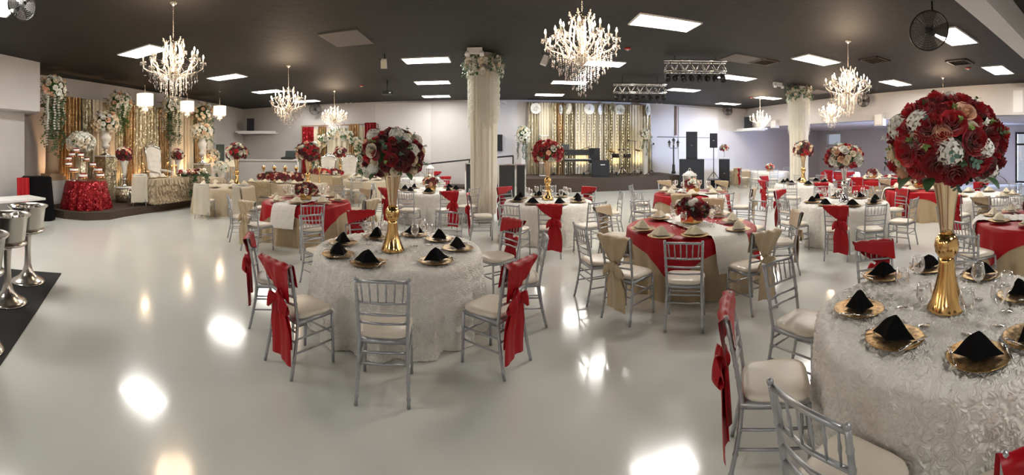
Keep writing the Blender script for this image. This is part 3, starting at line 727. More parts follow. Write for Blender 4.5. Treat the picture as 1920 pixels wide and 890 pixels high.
# trumpet vases
def vase(loc, label, sc=1.0, m='gold'):
    key = ('vase', m)
    if key not in FM:
        FM[key] = [MB().lathe([(.118, 0), (.118, .012), (.10, .05), (.075, .12), (.055, .20), (.048, .28), (.045, .32)], 40, rib=.035).mesh('foot', m),
                   MB().lathe([(.03, .305), (.05, .315), (.07, .345), (.077, .385), (.07, .425), (.05, .455), (.03, .465)], 24).mesh('ball', m),
                   MB().lathe([(.04, .455), (.042, .50), (.055, .62), (.078, .75), (.113, .865), (.105, .865), (.07, .75), (.04, .60)], 40, rib=.035).mesh('trumpet', 'gold_pale' if m == 'gold' else m)]
    t = thing('trumpet_vase', label, 'vase', loc, 0, 'tall trumpet vases')
    for nm, me in zip(('foot', 'ball', 'trumpet'), FM[key]): link(nm, me, t)
    t.scale = (sc,)*3
    return t
def centre(key, x, y, sc, pal, bw, bh, detail, seed, n, size, words, leaves=0, m='gold', green=.35):
    p = P(x, y, TZ) if y else TABLES[key]['c'].copy(); p.z = TZ+(.036 if TABLES[key]['kind'] == 'r' else .006)
    ph = TABLES[key]['ph']
    vase(p, 'tall fluted '+('gold' if m == 'gold' else 'silver')+' trumpet vase on '+ph, sc, m)
    q = p.copy(); q.z += .865*sc+bh*.42
    flowerball('bouquet', words+' on '+ph, q, bw, bh, pal, n, size, seed, detail, -.62, green, 'tall table bouquets', leaves)
centre('T2', 1775, 579, 1.12, PAL_RED, .385, .33, True, 11, 96, .072, 'large domed red, peach and white bouquet', 9, green=.45)
centre('T1', 736, 470, 1.03, PAL_DARK, .33, .29, True, 21, 84, .064, 'round bouquet of burgundy, red and white roses', 7)
centre('T5', 1027, 374, 1.03, PAL_RED, .34, .27, False, 5, 60, .07, 'round red and white bouquet')
centre('T10', 1506, 342, 1.07, PAL_DARK, .34, .29, False, 8, 60, .07, 'round burgundy and red bouquet')
centre('T9', 0, 0, .9, PAL_MIX, .40, .29, False, 9, 70, .075, 'wide white and red bouquet', m='chrome')
centre('T18', 0, 0, 1.0, PAL_MIX, .38, .3, False, 10, 50, .07, 'far red and white bouquet')
centre('C1', 444, 348, 1.0, PAL_DARK, .33, .28, False, 12, 60, .07, 'burgundy and ivory bouquet')
# low centrepieces
def lowpiece(key, label, dx=0, dy=0, rx=.22, detail=False, n=26, size=.06, pal=PAL_DARK, seed=0, z=None):
    c = TABLES[key]['c']
    b = thing('flower_box', 'low mirrored box under flowers on '+TABLES[key]['ph'], 'flower box', (c.x+dx, c.y+dy, TZ+(.036 if TABLES[key]['kind'] == 'r' else .012) if z is None else z), .4)
    mb = MB(); 
    for q in range(4):
        a = q*PI/2; mb.box((.11*math.cos(a), .11*math.sin(a), .06), (.012, .22, .12), a)
    mb.box((0, 0, .006), (.21, .21, .012)); mb.build('box', 'gold', b, False)
    flowerball('centrepiece', label, (c.x+dx, c.y+dy, (TZ if z is None else z)+.20), rx, .17, pal, n, size, seed, detail, -.25, .4, 'low flower centrepieces')
lowpiece('T3', 'low centrepiece of burgundy and white roses on the middle red table', rx=.24, detail=True, n=38, size=.058, seed=31)
lowpiece('T4', 'low burgundy and white centrepiece on the left red table', rx=.25, detail=False, n=36, size=.062, seed=32)
lowpiece('T8', 'low red and peach centrepiece before the lantern', -.04, -.13, rx=.18, seed=33, pal=PAL_RED)
lowpiece('T6', 'low white and burgundy centrepiece by the draped pillar', seed=34, pal=PAL_MIX)
lowpiece('T14', 'small white and burgundy centrepiece under the corner shelf', seed=35, pal=PAL_MIX)
lowpiece('T12', 'small burgundy centrepiece behind the large bouquet', seed=36)
lowpiece('T13', 'low centrepiece at the right edge', seed=37)
lowpiece('T11', 'dark red centrepiece past the far pillar', seed=38)
# lantern on T8 and T7
def lantern(p, label, sc=1.0):
    t = thing('lantern', label, 'lantern', p, .4, 'white lanterns'); t.scale = (sc,)*3
    MB().box((0, 0, .015), (.28, .28, .03)).build('base', 'white', t, False)
    for sx in (-1, 1):
        for sy in (-1, 1): MB().box((sx*.11, sy*.11, .2), (.025, .025, .34)).build('post', 'white', t, False)
    MB().box((0, 0, .40), (.28, .28, .06), taper=.8).box((0, 0, .46), (.20, .20, .07), taper=.4).build('roof', 'white', t, False)
    mb = MB(); mb.tube([(.045*math.cos(a), 0, .52+.045*math.sin(a)) for a in [i*PI/6 for i in range(13)]], .006, 5); mb.build('ring', 'white', t)
    for q in range(4):
        a = q*PI/2; MB().box((.11*math.cos(a), .11*math.sin(a), .2), (.004, .2, .33), a).build('pane', 'glass', t, False)
    MB().lathe([(.035, .03), (.035, .15), (.004, .16)], 12).build('candle', mat('lit_candle_wax', (1,.9,.7), .5, emit=1.5, ecol=(1,.75,.4)), t)
p = PR(1293, 10.26); lantern((p.x, p.y, TZ+.036), 'white lantern with candle on the red table before the stage')
p = PR(806, 14.6); lantern((p.x, p.y, TZ+.012), 'white lantern on the far table by the ramp')
# ---------------------------------------------------------------- chandeliers
MATS['chandelier_metal'] = M['cmetal'] = mat('chandelier_metal', (.80,.72,.62), .2, 1.0)
M['sleeve'] = mat('candle_sleeve', (.85,.80,.70), .5)
def drop(mb, p, s=1.0):
    x, y, z = p; r = .011*s
    mb.add([(x, y, z), (x+r, y, z-.02*s), (x, y+r, z-.02*s), (x-r, y, z-.02*s), (x, y-r, z-.02*s), (x, y, z-.05*s)], [(0,1,2),(0,2,3),(0,3,4),(0,4,1),(5,2,1),(5,3,2),(5,4,3),(5,1,4)])
def bead(mb, p, r=.006):
    x, y, z = p; mb.add([(x, y, z+r), (x+r, y, z), (x, y+r, z), (x-r, y, z), (x, y-r, z), (x, y, z-r)], [(0,1,2),(0,2,3),(0,3,4),(0,4,1),(5,2,1),(5,3,2),(5,4,3),(5,1,4)])
def strand(mb, a, b, sag, n):
    a = Vector(a); b = Vector(b)
    for i in range(n+1):
        t = i/n; p = a.lerp(b, t); p.z -= sag*4*t*(1-t); bead(mb, p, .0075)
def chandelier():
    t = thing('chandelier', 'x', 'chandelier', (0, 0, 0))    # origin at the ceiling
    MB().lathe([(.001, 0), (.07, 0), (.07, -.015), (.03, -.05), (.012, -.07)], 16).build('canopy', 'cmetal', t)
    ch = MB()
    for i in range(17):
        z = -.08-i*.03; ch.tube([(.01*math.cos(a)*(1 if i % 2 else 0), .01*math.cos(a)*(0 if i % 2 else 1), z-.02*math.sin(a)) for a in [k*PI/4 for k in range(9)]], .0028, 4, False)
    ch.build('chain', 'cmetal', t)
    cc = MB().lathe([(.01, -.6), (.03, -.63), (.02, -.70), (.035, -.80), (.02, -.95), (.05, -1.1), (.09, -1.16), (.11, -1.22), (.05, -1.28), (.01, -1.32)], 14); cc.build('column', 'cmetal', t)
    cr = MB()      # crown: bent straps with pointed tips
    for k in range(6):
        a = k*PI/3; c, s = math.cos(a), math.sin(a)
        cr.tube([(.17*c, .17*s, -.60), (.13*c, .13*s, -.70), (.16*c, .16*s, -.84), (.17*c, .17*s, -.98), (.06*c, .06*s, -1.12)], [.012, .012, .014, .012, .01], 5)
    cr.build('crown', 'crystal', t)
    dr = MB(); st = MB()
    for k in range(6):
        a = k*PI/3; b = a+PI/3
        strand(st, (.17*math.cos(a), .17*math.sin(a), -.60), (.17*math.cos(b), .17*math.sin(b), -.60), .10, 8)
        strand(st, (.16*math.cos(a), .16*math.sin(a), -.84), (.16*math.cos(b), .16*math.sin(b), -.84), .07, 8)
        for z in (-.62, -.72, -.86, -.95): drop(dr, (.175*math.cos(a), .175*math.sin(a), z), 1.1)
    tips = []
    bulb_me = MB().lathe([(.004, 0), (.014, .012), (.013, .03), (.006, .052), (.001, .066)], 8).mesh('bulb', 'bulb')
    sle_me = MB().lathe([(.011, 0), (.011, .075), (.001, .076)], 8).mesh('candle', 'sleeve')
    cup_me = MB().lathe([(.008, -.03), (.02, -.015), (.05, -.004), (.055, .008), (.012, .004)], 12).mesh('drip_cup', 'crystal')
    for k in range(16):
        low = k % 2 == 0; a = 2*PI*k/16+.1; R, zt = (.50, -1.00) if low else (.36, -.90)
        c, s = math.cos(a), math.sin(a)
        pts = [(.06, -1.18), (.14, -1.22), (.25, -1.18), (R*.82, zt-.14), (R*.98, zt-.09), (R, zt-.03)]
        ar = MB().tube([(r*c, r*s, z) for r, z in pts], [.011, .010, .009, .009, .008, .008], 6).build('arm', 'crystal', t)
        link('drip_cup', cup_me, ar, (R*c, R*s, zt)); link('candle', sle_me, ar, (R*c, R*s, zt)); link('bulb', bulb_me, ar, (R*c, R*s, zt+.076))
        tips.append((R*c, R*s, zt))
        for q in range(6):
            b = q*PI/3; drop(dr, (R*c+.05*math.cos(b), R*s+.05*math.sin(b), zt-.005), .95)
        for q in range(3): bead(st, (R*c, R*s, zt-.04-q*.016)); 
        drop(dr, (R*c, R*s, zt-.09), 1.4)
        if k % 4 == 0: strand(st, (R*c, R*s, zt-.02), (.16*c, .16*s, -.98), .10, 12)
        for r, z in ((.25, -1.19), (.33, -1.16), (.18, -1.22)): drop(dr, (r*c, r*s, z), 1.3)
    for k in range(16):
        a, b = tips[k], tips[(k+2) % 16]; strand(st, (a[0], a[1], a[2]-.02), (b[0], b[1], b[2]-.02), .09, 10)
    for ring, (R, z0, ln, m) in enumerate(((.40, -1.16, .10, 26), (.31, -1.2, .16, 22), (.22, -1.22, .24, 18), (.13, -1.22, .33, 14), (.05, -1.25, .38, 7))):
        for k in range(m):
            a = 2*PI*k/m+ring*.2; L = ln*(1+.12*math.sin(k*2.3))
            for q in range(int(L/.026)): bead(st, (R*math.cos(a), R*math.sin(a), z0-q*.026), .0075)
            drop(dr, (R*math.cos(a), R*math.sin(a), z0-L), 1.25)
    o = st.build('bead_strand', 'crystal', t, False); o['kind'] = 'stuff'
    o = dr.build('crystal_drop', 'crystal', t, False); o['kind'] = 'stuff'
    lamp('chandelier_glow', t, 'POINT', CHAND, (1, .74, .50), (0, 0, -.78), .30)
    return t
CHAND = 75
chp = chandelier()
for x, r, sc, lab in ((325, 6.6, 1.0, 'crystal candle chandelier beside the platform curtains, largest on the left'), (1091, 5.35, 1.0, 'largest crystal candle chandelier hanging at the top of the picture'), (541, 11.6, 1.05, 'crystal candle chandelier between the fan and the drum pendants'), (627, 16.6, 1.06, 'small crystal chandelier above the flower arch'), (1590, 8.95, 1.0, 'crystal candle chandelier right of the far pillar'), (1425, 19.3, .96, 'small far crystal chandelier by the corner shelf'), (1559, 15.8, .98, 'crystal chandelier low behind the far pillar'), (1768, 13.5, 1.0, 'crystal chandelier mostly hidden behind the large bouquet')):
    place(chp, USED, PR(x, r, CZ), 0, lab, 'crystal chandeliers', sc)
# drum pendants over the platform
def pendant():
    t = thing('drum_pendant', 'x', 'pendant lamp')
    MB().lathe([(.001, 0), (.05, 0), (.05, -.02), (.001, -.03)], 12).build('canopy', 'cmetal', t)
    MB().tube([(0, 0, -.02), (0, 0, -.62)], .006, 5).build('rod', 'cmetal', t)
    MB().lathe([(.27, -.62), (.27, -1.0)], 28, rib=.012).build('shade', mat('lit_organza_shade', (.95,.88,.78), .8, emit=1.1, ecol=(1,.82,.62)), t)
    d = MB()
    for k in range(18):
        a = 2*PI*k/18; drop(d, (.2*math.cos(a), .2*math.sin(a), -1.0), 2); 
        if k % 2: drop(d, (.1*math.cos(a), .1*math.sin(a), -1.08), 2.4)
    drop(d, (0, 0, -1.12), 3); d.tube([(0, 0, -.6), (0, 0, -1.12)], .01, 5); d.build('crystal_drop', 'crystal', t, False)['kind'] = 'stuff'
    lamp('pendant_glow', t, 'POINT', 22, (1, .72, .45), (0, 0, -1.05), .1)
    return t
pp = pendant()
for x, y, wpx, lab in ((272, 176, 31, 'drum pendant lamp with crystals below left of the left chandelier'), (351, 190, 26, 'drum pendant lamp above the white throne, middle of three'), (412, 199, 24, 'drum pendant lamp by the corner shelf')):
    r = F*.54/wpx; zt = zat(y, r); o = place(pp, USED, PR(x, r, CZ), 0, lab, 'drum pendants over the platform'); o.location.z = zt+.62
    for c in o.children:
        if c.name.startswith('canopy'): pass
# ---------------------------------------------------------------- cloth helpers
def wavy(A, B, z0, z1, folds, amp, m, name='curtain', seed=0, parent=None, gather=None, nz=8, shift=0):
    """a hanging curtain from A to B (plan points) with rounded folds; gather = (height, how far it is drawn in)"""
    A = Vector(A[:2]); B = Vector(B[:2]); d = B-A; nrm = Vector((d.y, -d.x)).normalized(); nrm = nrm if nrm.dot(-A) > 0 else -nrm; p = random.Random(seed).uniform(0, 6)
    def fn(a, b):
        z = z0+(z1-z0)*b; t = a
        if gather: k = math.exp(-((z-gather[0])/.7)**2)*gather[1]; t = a+(.5-a)*k
        q = A+d*t+nrm*(amp*math.sin(a*folds*2*PI+p)+amp*.4*math.sin(a*folds*4.3*PI+p*2)+shift); return (q.x, q.y, z)
    return MB().grid(fn, max(12, int(folds*8)), nz).build(name, m, parent)
M['seq_bronze'] = mat('bronze_sequin', (.40,.26,.13), .28, .85, sequin=34, tilt=.55)
M['seq_silver'] = mat('champagne_silver_sequin', (.52,.46,.33), .28, .8, sequin=28, tilt=.6)
M['seq_red'] = mat('red_sequin', (.26,.003,.008), .3, .5, sequin=30)
M['lace'] = mat('ivory_lace', (.80,.74,.62), .7, noise=1, nscale=14, col2=(.62,.54,.42))
M['drape'] = mat('ivory_chiffon', (.66,.59,.46), .7)
M['ruffle'] = mat('champagne_ruffle', (.46,.36,.25), .75)
M['tan'] = mat('tan_stone', (.34,.22,.13), .6)
M['wood'] = mat('dark_wood', (.05,.03,.02), .5)
UP = []
# ---------------------------------------------------------------- pillars
def pillar(x, r, lab, R=.355):
    c = PR(x, r); c.z = 0
    s = struct(MB().lathe([(R-.09, 0), (R-.09, CZ)], 28).build('column', 'wall', None, loc=c), 'white round column '+lab)
    def fn(a, b):
        t = 2*PI*a; z = .22+(CZ-.45-.22)*b; rr = R-.035+.03*b+(.009+.010*b)*math.sin(t*15)+.005*math.sin(t*37); return (rr*math.cos(t), rr*math.sin(t), z)
    d = MB().grid(fn, 150, 8, True).build('pillar_drape', mat('pillar_cloth', (.70,.645,.54), .7), None, loc=c); tag(d, 'ivory pleated fabric wrapped round the column '+lab, 'drape', 'pillar drapes')
    g = thing('flower_garland', 'ring of white roses round the top of the column '+lab, 'garland', (c.x, c.y, CZ-.42), 0, 'pillar flower rings')
    rs = random.Random(int(x)); acc = {'rose_white': MB(), 'rose_ivory': MB(), 'leaf': MB()}
    for i in range(190):
        a = rs.uniform(0, 2*PI); z = rs.uniform(-.17, .36); q = R+.06+rs.uniform(-.03, .07); dd = Vector((math.cos(a), math.sin(a), rs.uniform(-.3, .6))).normalized()
        T = Matrix.Translation((q*math.cos(a), q*math.sin(a), z)) @ orient(dd, rs.uniform(0, 6))
        u = rs.random()
        if u < .6: acc['rose_white' if u < .35 else 'rose_ivory'].put(FL['lrose'][0], T @ Matrix.Scale(rs.uniform(.05, .085), 4))
        else: acc['leaf'].put(FL['lspray'][0], T @ Matrix.Scale(.11, 4))
    for k, nm in (('rose_white', 'white_blossom'), ('rose_ivory', 'ivory_blossom'), ('leaf', 'foliage')): acc[k].build(nm, k, g)['kind'] = 'stuff'
    h = MB()
    for i in range(64):
        a = 2*PI*i/64+rs.uniform(-.03, .03); L = rs.uniform(.9, 1.45); q = R+.045
        for k in range(int(L/.035)): bead(h, ((q+.01*math.sin(k*1.3+i))*math.cos(a+.01*math.sin(k)), (q+.01*math.sin(k*1.3+i))*math.sin(a), -.1-k*.035), .017)
    h.build('hanging_strand', 'rose_white', g)['kind'] = 'stuff'
pillar(907, 10.25, 'left of the stage'); pillar(1498, 15.4, 'before the side room', .37)
# ---------------------------------------------------------------- ceiling fixtures
def onceil(x, y, dz=0): return PR(x, F*(CZ-dz-H)/(YH-y), CZ-dz)
for i, (x, y, w_, h_, lab) in enumerate(((650,72,.9,1.1,'grey ceiling panel above the left table'),(1392,110,1.0,.8,'pale ceiling panel beside the truss'),(1532,172,1.0,.9,'pale ceiling panel by the far pillar'))):
    t = tag(MB().box((0, 0, -.01), (w_, h_, .02)).build('ceiling_panel', mat('grey_panel', (.14,.12,.11), .7), None, False, onceil(x, y)), lab, 'ceiling panel')
for x, y, lab in ((1432,115,'left of the right chandelier'),(1640,112,'right of the right chandelier'),(1800,116,'above the large bouquet')):
    t = thing('ceiling_vent', 'dark square ceiling vent '+lab, 'vent', onceil(x, y), 0, 'ceiling vents')
    mb = MB()
    for s in (-1, 1): mb.box((s*.29, 0, -.015), (.04, .62, .03)); mb.box((0, s*.29, -.015), (.62, .04, .03))
    mb.build('frame', 'wood', t, False)
    for q in range(5): MB().box((0, -.2+q*.1, -.02), (.54, .05, .008), 0, 1, .5).build('slat', 'wood', t, False)
for x, y in ((678,160),(1177,90),(1815,127),(1408,182)):
    t = thing('smoke_alarm', 'small red fire alarm on the ceiling '+{678:'left of the projector',1177:'right of the largest chandelier',1815:'above the large bouquet',1408:'near the far pillar'}[x], 'alarm', onceil(x, y), 0, 'red ceiling alarms')
    MB().lathe([(.001, 0), (.08, 0), (.08, -.03), (.001, -.03)], 14).build('base', mat('alarm_red', (.5,.03,.02), .4), t); MB().lathe([(.04, -.03), (.03, -.06), (.001, -.06)], 12).build('strobe', 'white', t)
def spotcan(x, y, r, lab, rz=0, sc=1.0):
    p = PR(x, r, zat(y, r)); t = thing('ceiling_speaker', lab, 'speaker', p, rz, 'white ceiling speakers'); t.scale = (sc,)*3
    MB().box((0, 0, 0), (.16, .15, .24), .3, .8, .35).build('casing', 'white', t, False); MB().box((0, -.085, -.03), (.12, .01, .17), .3, 1, .35).build('grille', 'ivory_cloth', t, False)
    MB().tube([(0, 0, .08), (0, .05, .16), (0, .05, CZ-p.z if sc == 1 else .2)], .015, 6).build('bracket', 'black', t)
spotcan(720, 119, 10.2, 'small white speaker hung left of the ceiling lights'); spotcan(1021, 113, 10.0, 'small white speaker hung beside the largest chandelier', 1.2)
t = thing('emergency_light', 'white twin-head emergency light above the draped pillar', 'emergency light', PR(890, 9.5, CZ-.12))
MB().box((0, 0, .03), (.36, .12, .13)).build('casing', 'white', t, False)
for s in (-1, 1): MB().lathe([(.03, .05), (.06, 0), (.055, -.07), (.001, -.075)], 12, (s*.17, -.07, -.04)).build('lamp_head', 'white', t)
t = thing('emergency_light', 'white twin-head emergency light left of the far pillar', 'emergency light', PR(1458, 14.6, CZ-.135))
MB().box((0, 0, .07), (.36, .12, .13)).build('casing', 'white', t, False)
for s in (-1, 1): MB().lathe([(.03, .05), (.06, 0), (.055, -.07), (.001, -.075)], 12, (s*.17, -.07, 0)).build('lamp_head', 'white', t)
t = thing('projector', 'black projector hung from the ceiling', 'projector', PR(726, 14.2, zat(174, 14.2)), .3)
MB().box((0, 0, 0), (.36, .30, .12)).build('casing', 'black', t, False); MB().lathe([(.05, 0), (.05, .04)], 12).build('lens', 'chrome', t, loc=(.08, -.17, 0)).rotation_euler = (PI/2, 0, 0)
MB().tube([(0, 0, .06), (0, 0, CZ-zat(174, 14.2))], .02, 6).build('pole', 'black', t)
def fan(p, face, lab, R=.30, hang=None):
    t = thing('wall_fan', lab, 'fan', p, toward(p, face)+PI, 'black caged fans')      # local -Y faces out
    cg = MB()
    for q in range(9):
        rr = R*(q+1)/9; n = 24; dy = -.10*math.sqrt(max(0, 1-(rr/R)**2))
        cg.tube([(rr*math.cos(2*PI*k/n), dy-.02, rr*math.sin(2*PI*k/n)) for k in range(n+1)], .0035 if q < 8 else .012, 4, False)
    for k in range(24):
        a = 2*PI*k/24
        for s in (-1, 1): cg.tube([(R*math.sin(u)*math.cos(a), -.02+s*-.10*math.cos(u), R*math.sin(u)*math.sin(a)) for u in (0, .5, 1.0, PI/2)], .003, 3, False)
    cg.build('cage', 'black', t)
    for k in range(4):
        a = k*PI/2
        def bl(u, v): rr = .05+(R*.82)*u; b = a+(v-.5)*1.1*(1-.2*u); return (rr*math.cos(b), .03*(v-.5), rr*math.sin(b))
        MB().grid(bl, 5, 4).build('blade', mat('fan_grey', (.16,.15,.15), .4), t)
    h = MB().lathe([(.07, 0), (.07, .16), (.03, .2)], 14).build('motor', 'black', t, loc=(0, .0, 0)); h.rotation_euler = (-PI/2, 0, 0)
    if hang: MB().tube([(0, .15, 0), (0, .22, .2), (0, .18, hang)], .016, 6).build('bracket', 'black', t)
    else: MB().tube([(0, .15, 0), (0, .42, 0)], .03, 6).build('bracket', 'black', t)
O = Vector((0, 0, 0))
p = PR(1742, 6.4, zat(58, 6.4)); fan(p, PR(1500, 3), 'large black caged fan hung from the ceiling at upper right', .32, CZ-p.z)
p = PR(40, 6.2, zat(10, 6.2)); fan(p, PR(300, 4), 'black caged fan in the upper left corner', .24, CZ-p.z)
h = hit(597, (XL, D), (XR, D)); fan(Vector((h.x, D-.42, zat(206, h.length))), (h.x*.5, 0, 0), 'black wall fan left of the flower arch', .30)
h = hit(1357, (XL, D), (XR, D)); fan(Vector((h.x, D-.42, zat(208, h.length))), (h.x*.5, 0, 0), 'black wall fan above the pole speaker', .28)
h = hit(1630, (XR, 0), (XR, D)); fan(Vector((XR-.42, h.y, zat(190, h.length))), (0, 6, 0), 'black wall fan on the header beside the right chandelier', .28)
def truss(xa, xb, y, r, lab, seed):
    p = PR((xa+xb)/2, r, zat(y, r)); L = (xb-xa)*r/F; rz = -az((xa+xb)/2)+.05
    t = thing('lighting_truss', lab, 'truss', p, rz, 'lighting trusses'); hh = .26; dd = .26
    for sy in (-1, 1):
        for sz in (-1, 1): MB().tube([(-L/2, sy*dd/2, sz*hh/2), (L/2, sy*dd/2, sz*hh/2)], .024, 8).build('chord', 'chrome', t)
    n = 12
    for i in range(n):
        x0, x1 = -L/2+L*i/n, -L/2+L*(i+1)/n; s = 1 if i % 2 else -1
        for sy in (-1, 1): MB().tube([(x0, sy*dd/2, s*hh/2), (x1, sy*dd/2, -s*hh/2)], .011, 5).build('brace', 'chrome', t)
    for s in (-1, 1): MB().tube([(s*L*.33, 0, hh/2), (s*L*.33, 0, CZ-p.z)], .012, 5).build('hanger', 'black', t)
    rs = random.Random(seed)
    for i in range(8):
        x = -L/2+L*(i+.5)/8; q = thing('stage_light', 'black stage light under '+lab.split(' ')[0]+' truss, '+['first','second','third','fourth','fifth','sixth','seventh','eighth'][i]+' from left', 'stage light', (p.x+x*math.cos(rz)+dd/2*math.sin(rz), p.y+x*math.sin(rz)-dd/2*math.cos(rz), p.z-hh/2-.099), rz+rs.uniform(-.25, .25), 'stage lights on the trusses')
        MB().tube([(-.08, 0, -.06), (-.085, 0, .02), (0, 0, .075), (.085, 0, .02), (.08, 0, -.06)], .008, 5).build('yoke', 'black', q)
        c = MB().lathe([(.05, -.12), (.07, -.08), (.075, .1), (.07, .1), (.06, .02), (.001, .02)], 12).build('can', 'black', q, loc=(0, 0, -.08)); c.rotation_euler = (2.2+rs.uniform(-.3, .3), 0, 0)
truss(1150, 1250, 166, 13.4, 'farther silver box truss hung before the stage', 1); truss(1245, 1362, 125, 10.4, 'nearer silver box truss hung before the stage', 2)
# ---------------------------------------------------------------- centre stage
SZT = .6
SP = [(.9, D), (.9, 16.75), (6.0, 16.95), (8.55, 17.1), (8.55, D)]
struct(MB().prism(SP, 0, SZT).build('stage_platform', 'brown', smooth=False), 'low dark brown stage'); 
for i in range(2): struct(MB().box((.9-.2-.3*i, 17.9, (.4-.2*i)/2), (.35, 1.6, .4-.2*i)).build('stage_step', 'brown', smooth=False), 'brown stage step')
YB = D-.35
def bx(x): return hit(x, (-20, YB), (20, YB))
fr = thing('backdrop_frame', 'tall pipe frame of the stage backdrop', 'frame', (bx(1105).x, YB+.12, SZT))
zt = zat(194, bx(1105).length)
for x in (990, 1100, 1220): MB().tube([(bx(x).x-bx(1105).x, 0, 0), (bx(x).x-bx(1105).x, 0, zt-SZT)], .03, 8).build('upright', 'drape', fr)
MB().tube([(bx(990).x-bx(1105).x, 0, zt-SZT), (bx(1220).x-bx(1105).x, 0, zt-SZT)], .03, 8).build('crossbar', 'drape', fr)
for i, (xa, xb, m, f) in enumerate(((990,1011,'seq_silver',4),(1011,1030,'drape',4),(1030,1044,'seq_silver',3),(1044,1056,'seq_bronze',3),(1056,1076,'seq_silver',5),(1076,1100,'drape',4),(1100,1122,'drape',5),(1122,1130,'lace',2),(1130,1146,'seq_silver',4),(1146,1160,'drape',3),(1160,1182,'seq_silver',6),(1182,1204,'drape',4),(1204,1220,'seq_silver',3))):
    A, B = bx(xa), bx(xb)
    o = wavy(A, B, SZT+.02, zt, f, .06, m, 'curtain', i); tag(o, {'drape': 'ivory chiffon', 'seq_silver': 'champagne sequin', 'seq_bronze': 'gold sequin', 'lace': 'ivory lace'}[m]+' stage curtain, '+['first','second','third','fourth','fifth','sixth','seventh','eighth','ninth','tenth','eleventh','twelfth','last'][i]+' from left', 'curtain', 'stage backdrop curtains')
# fairy light strings down the curtain
fs = MB(); rs = random.Random(3)
for k in range(14):
    q = bx(1040+k*10.5)
    for j in range(18): bead(fs, (q.x+.03*math.sin(j), YB-.13, zt-.48-j*.155), .016)
tag(fs.build('string_light', mat('lit_fairy_bulb', (1,.9,.6), .5, emit=5, ecol=(1,.85,.5))), 'strings of warm fairy lights over the stage curtains', 'string light', kind='stuff')
for i, (x, y, rr) in enumerate(((1004,204,10),(1050,206,9),(1064,204,11),(1104,205,10),(1125,207,9),(1147,203,10),(1161,206,9),(1213,206,11))):
    q = bx(x); R = rr*q.length/F
    t = tag(link('paper_flower', fmesh('peony', 0, 'rose_white'), None, (q.x, YB-.13, zat(y, q.length))), 'large white paper flower on the stage backdrop, '+['first','second','third','fourth','fifth','sixth','seventh','eighth'][i]+' from left', 'paper flower', 'paper flowers on the backdrop'); t.rotation_euler = (PI/2, 0, i); t.scale = (R*.85, R*.85, R*.4)
def standflower(x, r, ytop, yb_, z0, bw, lab, sd, mcol='white', w_=.22):
    p = PR(x, r); zb = zat(yb_, r)
    t = thing('flower_stand', 'tall pedestal under '+lab, 'pedestal', (p.x, p.y, z0), 0, 'flower pedestals')
    MB().box((0, 0, .02), (w_*1.3, w_*1.3, .04)).build('base', mcol, t, False); MB().box((0, 0, (zb-z0)/2), (w_*.8, w_*.8, zb-z0-.06)).build('shaft', mcol, t, False); MB().box((0, 0, zb-z0-.015), (w_*1.2, w_*1.2, .03)).build('top_plate', mcol, t, False)
    hh = (zat(ytop, r)-zb)/2
    o = flowerball('flower_arrangement', lab, (p.x, p.y, zb+hh*.92), bw, hh, PAL_WHITE, 40, .085, sd, False, -.8, .4, 'white flower arrangements')
    g = MB(); rs = random.Random(sd)
    for k in range(6):
        a = rs.uniform(0, 6.28); q = bw*.7
        for j in range(int(rs.uniform(6, 14))): g.put(FL['lspray'][0], Matrix.Translation((q*math.cos(a)+.03*math.sin(j), q*math.sin(a), -hh*.6-j*.07)) @ orient((math.cos(a), math.sin(a), -.8), j) @ Matrix.Scale(.1, 4))
    g.build('trailing_ivy', 'leaf', o)['kind'] = 'stuff'
standflower(981, 18.2, 234, 272, 0, .32, 'white flowers trailing ivy left of the stage curtain', 41)
standflower(1210, 18.6/math.cos(az(1210)), 240, 265, SZT, .30, 'white flowers on a stand at the right of the stage', 42)
# keyboards
def onst(x, Y): q = PR(x, Y/math.cos(az(x))); return Vector((q.x, q.y, SZT))
p = onst(1086, 18.0); t = thing('keyboard_stand', 'black two-tier keyboard on a stand on the stage', 'keyboard', p, -az(1090))
for s in (-1, 1):
    MB().tube([(s*.5, -.2, 0), (s*.5, .0, .1), (s*.5, 0, 1.2)], .025, 6).build('leg', 'black', t)
    MB().tube([(s*.5, -.3, .02), (s*.5, .3, .02)], .02, 6).build('foot', 'black', t)
MB().box((-.05, 0, .74), (1.25, .36, .10)).build('keyboard', 'black', t, False)
k = MB()
for i in range(36): k.box((-.62+i*.0325, -.15, .80), (.029, .15, .02))
k.build('key', 'white', t, False)['kind'] = 'stuff'
MB().box((.0, .1, 1.10), (1.35, .4, .26)).build('upper_keyboard', 'black', t, False)
MB().box((.7, .1, .95), (.5, .4, .7)).build('side_panel', 'black', t, False)
t = thing('laptop', 'open black laptop above the keyboard', 'laptop', (onst(1060, 18.05)).to_tuple()[:2]+(SZT+1.24,), -az(1060)); MB().box((0, 0, .012), (.34, .24, .024)).build('base', 'black', t, False); MB().box((0, .12, .13), (.34, .02, .22), 0, 1, -.2).build('screen', 'black', t, False)
p = onst(1126, 17.3); t = thing('amplifier', 'large black bass amplifier cabinet on the stage front', 'amplifier', p, -az(1126)); MB().box((0, 0, .38), (.80, .45, .76)).build('cabinet', 'black', t, False)
MB().box((0, -.232, .40), (.72, .012, .62)).build('grille', mat('speaker_cloth', (.02,.02,.022), .9, bump=.5, bscale=150), t, False); MB().box((.1, -.242, .56), (.2, .01, .03)).build('badge', 'white', t, False)
for s in (-1, 1): MB().box((s*.3, 0, .79), (.08, .1, .03)).build('handle', 'black', t, False)
